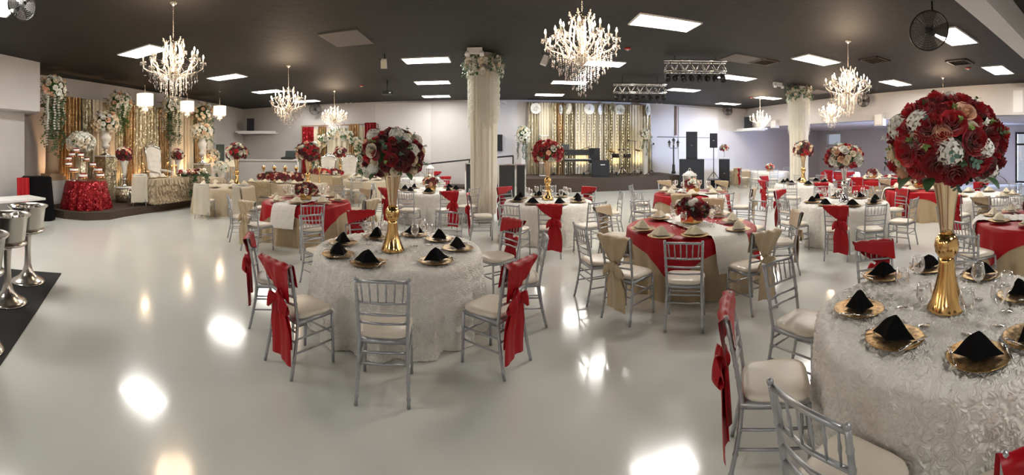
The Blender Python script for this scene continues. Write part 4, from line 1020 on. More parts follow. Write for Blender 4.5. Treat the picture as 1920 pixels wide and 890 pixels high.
# percussion
p = onst(1165, 17.9); t = thing('timbales', 'silver timbales with cowbells on a tripod stand', 'drum set', p, -az(1165))
for s in (-1, 1):
    MB().lathe([(.001, .85), (.21, .85), (.21, 1.03), (.22, 1.03), (.22, 1.05), (.001, 1.05)], 24, (s*.26, 0, 0)).build('shell', 'chrome', t)
MB().tube([(-.4, 0, .92), (.4, 0, .92)], .015, 6).build('crossbar', 'chrome', t)
MB().tube([(0, 0, .3), (0, 0, 1.2)], .018, 6).build('post', 'chrome', t)
for k in range(3): a = k*2.1; MB().tube([(0, 0, .45), (.35*math.cos(a), .35*math.sin(a), .01)], .014, 6).build('leg', 'chrome', t)
for k, x in enumerate((-.1, .12, .34)): MB().box((x, .05, 1.22), (.14, .08, .07), k*.4, .7).build('cowbell', 'black', t, False)
def cymbal_stand(x, r, hh, lab):
    p = onst(x, r); t = thing('cymbal_stand', lab, 'cymbal stand', p); MB().tube([(0, 0, .3), (0, 0, hh)], .012, 6).build('post', 'chrome', t)
    for k in range(3): a = k*2.1; MB().tube([(0, 0, .4), (.28*math.cos(a), .28*math.sin(a), .01)], .012, 6).build('leg', 'chrome', t)
    MB().lathe([(.001, .03), (.04, .02), (.22, 0), (.22, -.004), (.001, .0)], 20).build('cymbal', 'gold', t, loc=(0, 0, hh)).rotation_euler = (.3, .2, 0)
cymbal_stand(1196, 18.3, 1.2, 'gold cymbal on a stand beside the timbales'); cymbal_stand(1146, 18.5, 1.15, 'gold cymbal on a stand left of the timbales')
def mic(x, r, hh, boom, lab, z=SZT):
    p = onst(x, r); t = thing('microphone_stand', lab, 'microphone stand', p, 0, 'microphone stands')
    MB().tube([(0, 0, .15), (0, 0, hh)], .016, 6).build('pole', 'black', t)
    for k in range(3): a = k*2.1+.4; MB().tube([(0, 0, .25), (.3*math.cos(a), .3*math.sin(a), .01)], .014, 6).build('leg', 'black', t)
    e = Vector((boom[0], -.1, hh+boom[1])); MB().tube([(-boom[0]*.3, .03, hh-boom[1]*.3), e], .012, 6).build('boom', 'black', t)
    MB().ball(e, .04, 8, 6, 1.3).build('microphone', 'black', t)
mic(1190.5, 17.5, 1.62, (-.35, .02), 'black microphone stand with level boom before the timbales')
mic(1222, 17.8, 1.45, (.06, .05), 'black microphone stand at the right end of the stage')
mic(1103, 18.75, 1.35, (-.75, -.25), 'black boom microphone stand behind the keyboard')
mic(1148, 17.4, 1.0, (.05, .05), 'short microphone stand left of the timbales')
# chairs of clear acrylic behind the keyboards
p = onst(1020, 18.6); t = thing('acrylic_pedestal', 'tall silver framed display pedestal left of the keyboard', 'pedestal', p)
for sx in (-1, 1):
    for sy in (-1, 1): MB().box((sx*.18, sy*.18, .95), (.025, .025, 1.9)).build('post', 'chrome', t, False)
for z in (.02, .6, 1.88): MB().box((0, 0, z), (.4, .4, .03)).build('shelf', 'white', t, False)
# uplights on the stage
def uplight(p, lab, e=70, colr=(1,.62,.30), aim=(0, 0, 1), ang=1.6):
    t = thing('uplight', lab, 'uplight', p, 0, 'floor uplights'); MB().lathe([(.05, 0), (.06, .02), (.06, .12), (.05, .13), (.045, .06), (.001, .06)], 14).build('can', 'black', t); MB().box((0, 0, .01), (.16, .12, .02)).build('base', 'black', t, False)
    l = lamp('uplight_beam', t, 'SPOT', e, colr, (0, 0, .14), .05, angle=ang); l.rotation_euler = (-Vector(aim)).to_track_quat('Z', 'Y').to_euler()
for i, x in enumerate((1035, 1090, 1150, 1195)):
    q = bx(x); uplight((q.x, YB-.55, SZT), 'small black uplight under the stage curtain, '+['first','second','third','fourth'][i]+' from left', 60, (1,.82,.42), (0, .35, 1))
# right of the stage
p = PR(1263, 18.3/math.cos(az(1263)), 0); p.z = 0; zl = SZT
t = thing('lamp_post', 'black street lamp post with three lantern heads', 'lamp post', (p.x, p.y, SZT))
MB().lathe([(.11, 0), (.11, .1), (.08, .14), (.07, .45), (.04, .5), (.035, 1.35), (.05, 1.4), (.02, 1.5)], 12).build('post', 'black', t)
for s in (-1, 0, 1):
    if s: MB().tube([(0, 0, 1.32), (s*.15, 0, 1.28), (s*.24, 0, 1.36)], .015, 6).build('arm', 'black', t)
    c = (s*.24, 0, 1.36+(.12 if s == 0 else 0))
    hd = MB().lathe([(.03, 0), (.05, .03), (.075, .2), (.09, .22), (.03, .3), (.008, .36)], 8, c).build('lantern_head', glassy('smoked_glass', (.5,.5,.5), .6), t)
    MB().lathe([(.1, .21), (.1, .225), (.03, .31), (.006, .37)], 8, c).build('cap', 'black', hd)
def spk(p, dim, rz, lab, name='loudspeaker', badge=True):
    t = thing(name, lab, 'speaker', p, rz, 'black loudspeakers'); w_, d_, h_ = dim
    MB().box((0, 0, h_/2), dim).build('cabinet', 'black', t, False)
    MB().box((0, -d_/2-.006, h_/2), (w_*.9, .012, h_*.92)).build('grille', mat('speaker_cloth', (.02,.02,.022), .9), t, False)
    if badge: MB().box((0, -d_/2-.015, h_*.5), (.07, .008, .025)).build('badge', 'chrome', t, False)
    return t
r = 19.0; p = PR(1297, r); z2 = zat(298, r)
spk((p.x, p.y, 0), (46*r/F, .7, z2), -az(1297), 'wide black subwoofer box under the tower speaker')
spk((p.x, p.y, z2), (21*r/F, .5, zat(247, r)-z2), -az(1297), 'tall black tower speaker on the subwoofer')
p = PR(1358, 19.6); spk((p.x, p.y, 0), (20*19.6/F, .5, zat(298, 19.6)), -az(1358), 'upright black speaker box under the small bouquet')
zz = zat(298, 19.6); t = thing('flower_stem_vase', 'thin silver vase on the black speaker box', 'vase', (p.x, p.y, zz)); MB().lathe([(.09, 0), (.02, .03), (.012, .2), (.02, .38), (.05, .42)], 14).build('stem', 'chrome', t)
flowerball('bouquet', 'small red and white bouquet on the black speaker box', (p.x, p.y, zz+.52), .22, .19, PAL_MIX, 34, .055, 51, False, -.6)
p = PR(1339, 18.9); t = thing('skirted_riser', 'low black skirted riser between the speakers', 'riser', (p.x, p.y, 0), -az(1328)); MB().box((0, 0, .2), (.62, .8, .40)).build('skirt', 'black_cloth', t, False); MB().box((0, 0, .415), (.66, .85, .03)).build('top', 'black', t, False)
t = thing('speaker_stand', 'black pole stand on the riser', 'speaker stand', (p.x-.03, p.y, .437)); zs = zat(277, 18.9)
MB().tube([(0, 0, .1), (0, 0, zs-.43)], .022, 8).build('pole', 'black', t)
for k in range(3): a = k*2.1; MB().tube([(0, 0, .35), (.3*math.cos(a), .3*math.sin(a), .01)], .016, 6).build('leg', 'black', t)
spk((p.x-.03, p.y, zs), (.36, .32, zat(250, 18.9)-zs), -az(1339), 'black loudspeaker on the pole stand')
# wall trunking
t = thing('conduit', 'brown vertical conduit on the back wall right of the stage', 'conduit', (hit(1267, (XL, D), (XR, D)).x, D-.04, 0)); MB().box((0, 0, 3.4), (.10, .06, 1.6)).build('trunk', mat('brown_trunk', (.18,.10,.07), .6), t, False)
t = thing('wall_pipe', 'thin grey pipe along the back wall behind the speakers', 'pipe', (8.4, D-.04, zat(256, 21))); MB().tube([(0, 0, 0), (3.2, 0, 0)], .025, 6).build('pipe', mat('grey_pipe', (.35,.33,.33), .5), t)
for i, (x, lab) in enumerate(((944,'left of the stage curtain'),(1234,'right of the stage curtain'),(655,'above the flower arch'),(168,'above the gold curtains'))):
    if x == 168: continue
    h = hit(x, (XL, D), (XR, D)); t = thing('twin_spotlight', 'small white twin wall lamp '+lab, 'wall lamp', (h.x, D-.06, zat(192, h.length)), 0, 'twin wall lamps'); MB().box((0, 0, .03), (.3, .1, .1)).build('casing', 'white', t, False)
    for s in (-1, 1): MB().lathe([(.02, .05), (.05, 0), (.045, -.06), (.001, -.06)], 10, (s*.13, -.06, -.02)).build('lamp_head', 'white', t)
# corner shelves with speakers
def shelf(pts, z, lab): 
    o = thing('corner_shelf', lab, 'shelf', (0, 0, z)); MB().prism(pts, 0, .1).build('board', 'white', o, False); MB().prism([(a*.985, b*.985+.25) for a, b in pts], -.06, -.002).build('support', 'white', o, False); return o
zz = zat(249, 23.3); shelf([(-13.9, 18.2), (-12.0, 19.55), (-14.2, 19.6)], zz, 'white corner shelf with a speaker high on the left')
spk((-13.35, 18.95, zz+.1), (.42, .4, .72), .62, 'black speaker on the left corner shelf', badge=False)
h = hit(1398, (XR, 0), (XR, D)); zz = zat(241, 21.5); shelf([(XR, 17.6), (XR, 19.68), (XR-.7, 19.68), (XR-.7, 17.6)], zz, 'white shelf under the header in the right corner')
p = PR(1399, 20.8); spk((XR-.36, 18.95, zz+.1), (.4, .38, .68), -.9, 'black speaker on the right corner shelf', badge=False)
# black cases, ramp and handrail left of the stage
for x0, x1, y0, y1, r, lab in ((935,966,308,362,15.2,'large black flight case beside the pillar'),(968,985,308,362,15.6,'narrow black flight case beside the stage step'),(873,883,306,360,15.2,'black upright case left of the pillar')):
    p = PR((x0+x1)/2, r); w_ = (x1-x0)*r/F; hh = zat(y0, r)
    t = thing('flight_case', lab, 'flight case', (p.x, p.y, 0), -az((x0+x1)/2), 'black flight cases'); MB().box((0, 0, hh/2), (w_, .5, hh)).build('panel', 'black', t, False)
    for s in (-1, 1): MB().box((s*w_/2, -.25, hh/2), (.05, .03, hh)).build('edge_strip', 'chrome', t, False)
    MB().box((0, -.25, hh), (w_+.05, .04, .04)).build('lid_strip', 'chrome', t, False)
p = PR(938, 18.5); spk((hit(937, (XL, D), (XR, D)).x, D-.155, zat(283, 19.7)), (.26, .3, .8), 0, 'slim black speaker on the wall behind the pillar', badge=False)
t = thing('handrail', 'black handrail rising along the wall ramp', 'handrail', (0, D-1.5, 0)); q = [(hit(x, (XL, D-1.5), (XR, D-1.5)), y) for x, y in ((803,307),(880,299),(962,292))]
pts = [(h.x, 0, zat(y, h.length)) for h, y in q]; MB().tube(pts, .035, 8).build('rail', 'black', t)
for (x, _, z) in pts: MB().tube([(x, 0, 0), (x, 0, z)], .03, 6).build('post', 'black', t)
struct(MB().prism([(-4.6, D-1.3), (.85, D-1.3), (.85, D-.02), (-4.6, D-.02)], 0, .12).build('ramp', 'brown', smooth=False), 'low dark ramp along the back wall')
M['panel_line'] = mat('panel_white', (.66,.63,.62), .6)
for xa, xb, y0, lab in ((704,808,194,'pale framed panel on the back wall beside the arch'),(1272,1345,200,'pale framed panel on the back wall behind the speakers')):
    A, B = hit(xa, (XL, D), (XR, D)), hit(xb, (XL, D), (XR, D)); zt_ = zat(y0, A.length); t = thing('wall_panel', lab, 'wall panel', ((A.x+B.x)/2, D-.02, 1.3)); w_ = B.x-A.x; MB().box((0, 0, (zt_-1.3)/2), (w_, .03, zt_-1.3)).build('sheet', 'panel_line', t, False)
    MB().box((0, -.02, zt_-1.3), (w_+.05, .04, .05)).build('trim', 'wall', t, False)
# ---------------------------------------------------------------- left platform
PZ = .2
wd_ = (LB-LA).normalized(); wn_ = Vector((-wd_.y, wd_.x)); wn_ = wn_ if wn_.x > 0 else -wn_        # into the room
BA, BB = LA+wn_*.55, LB+wn_*.55
def lx(x, off=0.0): return hit(x, BA+wn_*off, BB+wn_*off)
poly = [P(92, 404), P(120, 410), P(160, 413.5), P(205, 412), P(235, 406), P(300, 396), P(372, 384), P(400, 376)]
poly = [(p.x, p.y) for p in poly]
e2 = LA.lerp(LB, .42)
poly += [(e2.x+.02, e2.y), (LB.x+.02, LB.y+.3)]
struct(MB().prism(poly, 0, PZ).build('platform', 'brown', smooth=False), 'low dark brown platform with a curved front')
zt = zat(183, lx(140).length)
ords = ['first','second','third','fourth','fifth','sixth','seventh','eighth','ninth','tenth','eleventh','twelfth']
for i, (xa, xb, m, f, g) in enumerate(((112,150,'seq_bronze',6,None),(150.5,172,'seq_silver',4,None),(172.5,216,'lace',6,None),(216.5,231,'seq_silver',3,None),(231.5,250,'seq_bronze',4,(1.6,.2)),(250.5,296,'seq_silver',7,None),(296.5,316,'seq_bronze',4,(1.4,.2)),(316.5,343,'lace',5,None),(343.5,363,'drape',4,None),(363.5,380,'seq_bronze',3,(1.4,.2)),(380.5,398,'lace',3,None))):
    o = wavy(lx(xa), lx(xb), PZ+.01, zt, f, .085, m, 'curtain', i+20, None, g, 10, .02 if m == 'seq_bronze' else -.02)
    tag(o, {'drape': 'white chiffon', 'seq_silver': 'champagne sequin', 'seq_bronze': 'bronze sequin', 'lace': 'ivory lace'}[m]+' curtain behind the platform, '+ords[i]+' from left', 'curtain', 'platform backdrop curtains')
A, B = lx(104, -.17), lx(400, -.17); t = thing('curtain_rod', 'long curtain rod above the platform', 'curtain rod', (0, 0, zt)); MB().tube([(A.x, A.y, 0), (B.x, B.y, 0)], .025, 6).build('rod', 'tan', t)
for x in (105, 250, 399): q = lx(x, -.2); MB().tube([(q.x, q.y, PZ-zt), (q.x, q.y, 0)], .03, 6).build('upright', 'tan', t)
# hanging flower clusters
def hanging(x, y, off, bw, bh, trail, sd, lab):
    q = lx(x, off); r = q.length; o = flowerball('flower_swag', lab, (q.x, q.y, zat(y, r)), bw, bh, [('rose','rose_white',.4),('rose','rose_ivory',.3),('rose','rose_peach',.3)], 46, .10, sd, False, -.7, .5, 'hanging flower swags')
    g = MB(); w_ = MB(); rs = random.Random(sd)
    for k in range(22):
        a = rs.uniform(0, 6.28); rr = bw*rs.uniform(.3, 1.0); L = trail*rs.uniform(.45, 1)
        mb = g if k % 3 else w_
        for j in range(int(L/.09)):
            if mb is g: mb.put(FL['lspray'][0], Matrix.Translation((rr*math.cos(a)+.05*math.sin(j+k), rr*math.sin(a), -bh*.4-j*.09)) @ orient((math.cos(a+j), math.sin(a+j), -.9), j) @ Matrix.Scale(.13, 4))
            else: mb.put(FL['lrose'][0], Matrix.Translation((rr*math.cos(a)+.03*math.sin(j), rr*math.sin(a), -bh*.4-j*.075)) @ Matrix.Scale(.05, 4))
    MB().tube([(0, 0, bh*.3), (-wn_.x*(off+.17), -wn_.y*(off+.17), max(.2, zt-zat(y, r)))], .015, 5).build('hanger', 'tan', o)
    g.build('trailing_ivy', 'leaf', o)['kind'] = 'stuff'; w_.build('trailing_blossom', 'rose_white', o)['kind'] = 'stuff'
hanging(101, 168, .92, .36, .42, 1.9, 61, 'white rose swag trailing ivy by the left wall, first of four')
hanging(224, 192, .62, .45, .36, 1.1, 62, 'white rose swag trailing ivy above the tall white vase')
hanging(322, 198, .58, .42, .36, 1.5, 63, 'white and peach rose swag above the throne')
hanging(380, 212, .68, .5, .46, 1.4, 64, 'white rose swag at the right end of the platform curtains')
# tan pilaster on a white plinth
q = lx(98, .25); t = thing('plinth', 'white square plinth under the tan pilaster', 'plinth', (q.x, q.y, PZ), toward((0, 0), wn_)); zp = zat(337, q.length)
MB().box((0, 0, (zp-PZ)/2), (.62, .6, zp-PZ)).build('block', 'wall', t, False); MB().box((0, 0, .05), (.68, .66, .1)).build('base', 'wall', t, False)
t = thing('pilaster', 'tan classical pilaster at the left end of the curtains', 'pilaster', (q.x, q.y, zp), toward((0, 0), wn_)); MB().box((0, 0, .06), (.6, .58, .12)).box((0, 0, .16), (.52, .5, .08)).build('base', 'tan', t, False); MB().lathe([(.23, .2), (.21, .4), (.20, 2.2), (.22, 2.25)], 20).build('shaft', 'tan', t); MB().box((0, 0, 2.3), (.55, .5, .1)).build('capital', 'tan', t, False)
# giant vases
def urn(x, off, ybase, ytop, fy, bw, bh, lab, flab, m, pal, sd, plinth=None):
    q = lx(x, off); r = q.length; zb, zt_ = zat(ybase, r), zat(ytop, r); hh = zt_-zb
    t = thing('pedestal', 'glittering pedestal under '+lab, 'pedestal', (q.x, q.y, PZ), toward((0, 0), wn_), 'vase pedestals'); MB().box((0, 0, (zb-PZ)/2), (.52, .52, zb-PZ)).build('block', 'seq_silver', t, False); MB().box((0, 0, zb-PZ-.02), (.58, .58, .04)).build('top_plate', 'white', t, False)
    t = thing('urn', lab, 'vase', (q.x, q.y, zb), 0, 'giant vases')
    MB().lathe([(.18, 0), (.18, .03*hh), (.05, .1*hh), (.04, .16*hh), (.1, .2*hh), (.04, .25*hh)], 20).build('foot', 'chrome', t)
    MB().lathe([(.04, .24*hh), (.13, .34*hh), (.15, .40*hh), (.08, .48*hh), (.16, .62*hh), (.20, .75*hh), (.13, .9*hh), (.16, hh)], 22).build('body', m, t)
    flowerball('flower_arrangement', flab, (q.x, q.y, zt_+bh*.65), bw, bh, pal, 60, .095, sd, False, -.7, .3, 'giant vase flowers')
PALC = [('rose','rose_ivory',.6),('rose','rose_white',.3),('rose','rose_peach',.1)]
M['pearl'] = mat('pearl_white', (.78,.74,.68), .2)
urn(198, .75, 291, 246, 225, .46, .40, 'giant white glass urn behind the red bouquet', 'big ivory flower ball in the giant white urn', 'pearl', PALC, 71)
urn(379, 1.35, 306, 258, 238, .45, .38, 'giant pearl urn at the right of the throne', 'big ivory flower ball right of the throne', 'pearl', PALC, 72)
q = lx(152, .8); t = thing('pedestal', 'tall round pedestal behind the cakes', 'pedestal', (q.x, q.y, PZ)); zz = zat(284, q.length); MB().lathe([(.2, 0), (.2, zz-PZ)], 16).build('shaft', 'seq_silver', t); MB().lathe([(.22, zz-PZ), (.22, zz-PZ+.03), (.001, zz-PZ+.03)], 16).build('top', 'white', t)
flowerball('flower_arrangement', 'white flower dome behind the cakes', (q.x, q.y, zz+.27), .46, .34, PAL_WHITE, 60, .095, 73, False, -.6, .3)
q = lx(399, .25); t = thing('urn', 'slim cream vase at the right end of the platform', 'vase', (q.x, q.y, PZ)); zz = zat(300, q.length)-PZ; MB().lathe([(.16, 0), (.05, .1), (.08, zz*.5), (.14, zz*.85), (.12, zz)], 18).build('body', 'pearl', t)
flowerball('flower_arrangement', 'cream trailing flowers in the slim vase', (q.x, q.y, PZ+zz+.2), .34, .34, PALC, 44, .09, 74, False, -.8, .3)
# red bouquets on white trumpet vases
for x, off, yv0, yv1, sd, lab in ((233, 1.6, 352, 300, 81, 'between the cakes and the throne'), (333, .75, 334, 298, 82, 'right of the throne')):
    q = lx(x, off); r = q.length; z0, z1 = zat(yv0, r), zat(yv1, r)
    t = thing('pedestal', 'low round silver pedestal under the white vase '+lab, 'pedestal', (q.x, q.y, PZ)); MB().lathe([(.28, 0), (.28, z0-PZ)], 20).build('drum', 'seq_silver', t); MB().lathe([(.3, z0-PZ), (.3, z0-PZ+.03), (.001, z0-PZ+.03)], 20).build('top', 'white', t)
    t = thing('trumpet_vase', 'white trumpet vase '+lab, 'vase', (q.x, q.y, z0+.03), 0, 'white platform vases'); hh = z1-z0-.03
    MB().lathe([(.14, 0), (.05, .08*hh), (.04, .2*hh), (.09, .27*hh), (.04, .34*hh)], 16).build('foot', 'chrome', t); MB().lathe([(.05, .33*hh), (.06, .5*hh), (.11, .85*hh), (.15, hh), (.14, hh)], 20).build('trumpet', 'pearl', t)
    flowerball('bouquet', 'round burgundy and blush bouquet '+lab+' on the platform', (q.x, q.y, z1+.17), .27, .25, PAL_DARK, 54, .062, sd, False, -.7, .15)
# throne
def throne(p, face, lab, sc=1.0):
    t = thing('throne', lab, 'throne', p, toward(p, face), 'white tufted thrones'); t.scale = (sc,)*3
    MB().box((0, 0, .38), (.62, .58, .16)).build('seat', 'pearl', t, False)
    def fn(a, b):
        w_ = .30+.10*b; x = (a-.5)*2*w_; zz = .4+1.05*b+.10*b*math.cos(x*4); tuft = .025*abs(math.sin(a*4*PI)*math.sin(b*6*PI)); return (x, -.30-.12*b+tuft+.08*(2*a-1)**2, zz)
    MB().grid(fn, 24, 24).build('backrest', 'pearl', t)
    MB().grid(lambda a, b: (lambda v: (v[0], v[1]-.09, v[2]))(fn(a, b)), 24, 4).build('back_panel', 'pearl', t)
    mb = MB(); mb.tube([fn(a, 1) for a in [i/16 for i in range(17)]], [.03+.018*abs(math.sin(i*1.3)) for i in range(17)], 8)
    for i in range(7): mb.ball(Vector(fn(.2+.1*i, 1))+Vector((0, 0, .04+.03*(3-abs(i-3)))), .035, 7, 5)
    mb.build('crest', 'chrome', t)
    for s in (-1, 1):
        MB().tube([fn(.5+s*.5, i/8) for i in range(9)], .028, 7).build('side_rail', 'chrome', t)
        MB().tube([(s*.33, -.3, .72), (s*.36, .0, .70), (s*.34, .25, .66), (s*.33, .26, .42)], .04, 8).build('armrest', 'pearl', t)
        for y in (-.25, .24): MB().tube([(s*.27, y, .32), (s*.29, y, .15), (s*.26, y*1.05, 0)], [.04, .03, .02], 7).build('leg', 'chrome', t)
q = lx(301, .75); throne(Vector((q.x, q.y, PZ)), (q.x+wn_.x, q.y+wn_.y), 'white tufted throne with silver crest on the platform', 1.15)
# ruffled head table
def ruffle_table(x0, x1, y0, r0, r1, lab, depth, z0, hh):
    A, B = PR(x0, r0), PR(x1, r1); d = (B-A); L = d.length; rz = math.atan2(d.y, d.x); t = thing('head_table', lab, 'table', (A.x, A.y, z0), rz)
    MB().box((L/2, depth/2, hh-.02), (L, depth, .04)).build('tabletop', 'champ', t, False)
    rs = random.Random(7); mb = MB()
    per = [(u, 0) for u in np.arange(.0, L, .07)]+[(L, v) for v in np.arange(0, depth, .07)]+[(0, v) for v in np.arange(0, depth, .07)]
    for (u, v) in per:
        nx, ny = (0, -1) if v == 0 and 0 < u < L else ((1, 0) if u >= L else (-1, 0))
        for k in range(5):
            z = hh-.02-k*hh/5.6+rs.uniform(-.07, .07)*(k > 0); w_ = rs.uniform(.04, .08); ln = min(hh/5*rs.uniform(1.4, 2.0), z-.02); tw = rs.uniform(-.5, .5); o = .015+rs.uniform(0, .04)
            c = Vector((u+nx*o, v+ny*o, z)); s = Vector((-ny, nx, 0))*w_; n_ = Vector((nx, ny, 0))
            mb.add([c-s*.5, c+s*.5, c+s*.7+n_*.04+Vector((0, 0, -ln*.6))+s*tw, c-s*.3+n_*.05+Vector((0, 0, -ln*.6))+s*tw, c+s*.2+Vector((0, 0, -ln))], [(0,1,2,3),(3,2,4)])
    o = mb.build('ruffle', 'ruffle', t, False); o['kind'] = 'stuff'
    mb = MB()
    mb.box((L/2, depth/2, (hh-.05)/2+.02), (L-.02, depth-.02, hh-.09)); mb.build('underskirt', 'champ', t, False)
    return A, B, d.normalized()
A, B, dd = ruffle_table(290, 376, 0, 11.6, 13.0, 'long head table with champagne ruffled skirt on the platform', .8, PZ, .78)
hz = PZ+.78; nn = Vector((-dd.y, dd.x, 0))
L = (B-A).length
for i in range(2):
    c = A+dd*(.22+.38*i)+nn*.3; tag(link('charger_plate', ch_m, None, (c.x, c.y, hz+.006)), 'gold charger plate on the ruffled head table, '+ords[i]+' from left', 'plate', 'plates on the head table')
    tag(link('napkin', nk['i'], None, (c.x, c.y, hz+.006), .4*i), 'ivory peaked napkin on the ruffled head table, '+ords[i]+' from left', 'napkin', 'napkins on the head table')
for i in range(3):
    c = A+dd*(.86+.09*i)+nn*(.18+.28*(i % 2)); t = thing('candle_holder', 'tall gold candle holder on the head table, '+ords[i]+' from left', 'candle holder', (c.x, c.y, hz+.003)); s = .25+.08*(i % 2)
    MB().lathe([(.05, 0), (.012, .03), (.01, s), (.04, s+.05), (.045, s+.14), (.04, s+.14), (.03, s+.05)], 12).build('stem', 'gold', t); MB().lathe([(.02, s+.06), (.02, s+.12), (.001, s+.125)], 8).build('candle', 'ivory_cloth', t)
g = thing('flower_garland', 'red and white rose garland trailing over the head table', 'garland', (A+dd*(L-.2)+nn*.2).to_tuple()[:2]+(hz+.004,), math.atan2(dd.y, dd.x)); rs = random.Random(5); acc = {}
for i in range(110):
    u = rs.uniform(-.52, .55); v = rs.uniform(-.2, .2); z = .06+rs.uniform(0, .14); m = rs.choice(('rose_red','rose_dark','rose_ivory','rose_white','rose_peach'))
    acc.setdefault(m, MB()).put(FL['lrose'][0], Matrix.Translation((u, v, z)) @ orient((rs.uniform(-.5,.5), rs.uniform(-.9,.3), 1)) @ Matrix.Scale(rs.uniform(.055, .08), 4))
for i in range(120):
    u = rs.choice((rs.uniform(-.5, -.2), rs.uniform(.25, .45))) if i % 2 else rs.uniform(-.55, .6); z = -rs.uniform(0, .6) if i % 2 else .05
    acc.setdefault('leaf', MB()).put(FL['lspray'][0], Matrix.Translation((u, -.3 if z < 0 else rs.uniform(-.25, .25), z)) @ orient((rs.uniform(-.5,.5), -1, rs.uniform(-.8,.2))) @ Matrix.Scale(.11, 4))
for m, mb in acc.items(): mb.build({'rose_red':'red_blossom','rose_dark':'burgundy_blossom','rose_ivory':'ivory_blossom','rose_peach':'peach_blossom','rose_white':'white_blossom','leaf':'foliage'}[m], m, g)['kind'] = 'stuff'
ruffle_table(388, 420, 0, 14.2, 15.0, 'shorter ruffled champagne table right of the head table', .7, 0, .8)
p = PR(257, 11.75); t = chair(p, p+nn*3+Vector((.5, 1, 0)), "o", "at the head table on the platform", "chairs at the head table", 1)
if t: t.location.z = PZ
# ---------------------------------------------------------------- cake table and cakes
c = PR(161, 11.35); zc = zat(338, 11.35)
t = thing('cake_table', 'round cake table under a red sequin cloth', 'table', (c.x, c.y, PZ)); hh = zc-PZ
cloth_round(.58, hh, hh-.02, 120, 3, 12, 16, .045, False, .12, 4).build('tablecloth', 'seq_red', t); MB().lathe([(.001, hh-.04), (.56, hh-.04), (.56, hh-.015), (.001, hh-.015)], 20).build('tabletop', 'white', t); MB().tube([(0, 0, 0), (0, 0, hh-.04)], .04, 8).build('leg', 'steel', t)
cakes = [(139,281,.44),(130,289,.30),(151,290,.12),(128,297,.0),(162,298,.30),(129,307,-.24),(174,308,.12),(139,318,-.40),(184,318,-.10),(156,329,-.52),(188,328,-.33)]
for i, (x, y, dep) in enumerate(cakes):
    r = 11.45+dep*.9; p = PR(x, r); zb = zat(y+3.5, r); R = .095 if i < 7 else .12
    dxy = Vector((p.x-c.x, p.y-c.y)); 
    if dxy.length > .5: dxy *= .5/dxy.length; p = Vector((c.x+dxy.x, c.y+dxy.y, 0))
    zb = max(zb, zc+.07)
    t = thing('cake_stand', 'clear column cake stand, '+ords[i]+' from the top', 'cake stand', (p.x, p.y, zc+.004), 0, 'cake stands')
    h = zb-zc-.004; MB().lathe([(.06, 0), (.06, .01), (.018, .02), (.018, h-.02)], 12).build('stem', glassy('acrylic', (1,.97,.92), .6), t); MB().lathe([(.001, h-.02), (R+.02, h-.02), (R+.02, h), (.001, h)], 24).build('plate', 'gold', t)
    t = thing('cake', 'white iced cake with red roses on top, '+ords[i]+' from the top', 'cake', (p.x, p.y, zb+.002), 0, 'white cakes with red roses')
    MB().lathe([(.001, 0), (R, 0), (R, .072), (R-.012, .08), (.001, .08)], 24).build('icing', 'rose_white', t); MB().lathe([(R+.003, .0), (R+.003, .02), (R-.002, .02)], 24).build('ribbon', 'red', t)
    mb = MB(); rs = random.Random(i)
    for k in range(12): a = k*2.4; q = R*.75*math.sqrt((k+.3)/12); mb.put(FL['lrose'][0], Matrix.Translation((q*math.cos(a), q*math.sin(a), .09)) @ Matrix.Scale(.032, 4))
    mb.build('rose_topping', 'rose_red', t)['kind'] = 'stuff'
# uplights behind the platform curtains
for i, x in enumerate((125, 222, 262, 346, 388)):
    q = lx(x, .32); uplight((q.x, q.y, PZ), 'black uplight at the foot of the platform curtains, '+ords[i]+' from left', 150, (1,.58,.28), (-wn_.x*.3, -wn_.y*.3, 1))
# ---------------------------------------------------------------- left foreground
A_, B_ = P(115, 513), P(0, 686); ex = (B_-A_).normalized(); ey = Vector((-ex.y, ex.x, 0)); ey = ey if ey.x < 0 else -ey
A2 = A_-ex*0; C2 = A_+ex*4.2
tag(MB().prism([(A2.x, A2.y), (C2.x, C2.y), ((C2+ey*2.4).x, (C2+ey*2.4).y), ((A2+ey*2.4).x, (A2+ey*2.4).y)], .001, .012).build('floor_mat', 'blackmat', smooth=False), 'black rubber floor mat under the steel tubs', 'mat')
def tub(x, y, lab, sc=1.0):
    p = P(x, y); t = thing('beverage_tub', lab, 'beverage tub', (p.x, p.y, .0125), 0, 'steel beverage tubs'); t.scale = (sc,)*3
    MB().lathe([(.245, 0), (.245, .012), (.20, .035), (.13, .075), (.075, .14), (.05, .24), (.042, .42), (.05, .62), (.07, .70)], 32).build('stand', 'steel', t)
    MB().lathe([(.001, .70), (.235, .70), (.24, .715), (.235, .73)], 32).build('tray', 'steel', t)
    b = MB().lathe([(.20, .73), (.215, .76), (.25, 1.02), (.285, 1.05), (.29, 1.065), (.275, 1.06), (.24, 1.02), (.20, .78), (.001, .77)], 36).build('bucket', 'steel', t)
    for s in (0, PI):
        a = s-.9; MB().tube([(.255*math.cos(a)+.035*math.cos(k*PI/5)*-math.sin(a), .255*math.sin(a)+.035*math.cos(k*PI/5)*math.cos(a), .94+.035*math.sin(k*PI/5)) for k in range(11)], .006, 5, False).build('ring_handle', 'steel', b)
    rs = random.Random(int(x)); ic = MB()
    for k in range(40): ic.box((rs.uniform(-.16, .16), rs.uniform(-.16, .16), .98+rs.uniform(0, .06)), (.05, .05, .05), rs.uniform(0, 3), 1, rs.uniform(0, 3))
    ic.build('ice', 'crystal', t, False)['kind'] = 'stuff'
tub(52, 528, 'stainless steel beverage tub on a flared stand, farther of two'); tub(14, 567, 'stainless steel beverage tub on a flared stand, nearer of two', 1.0)
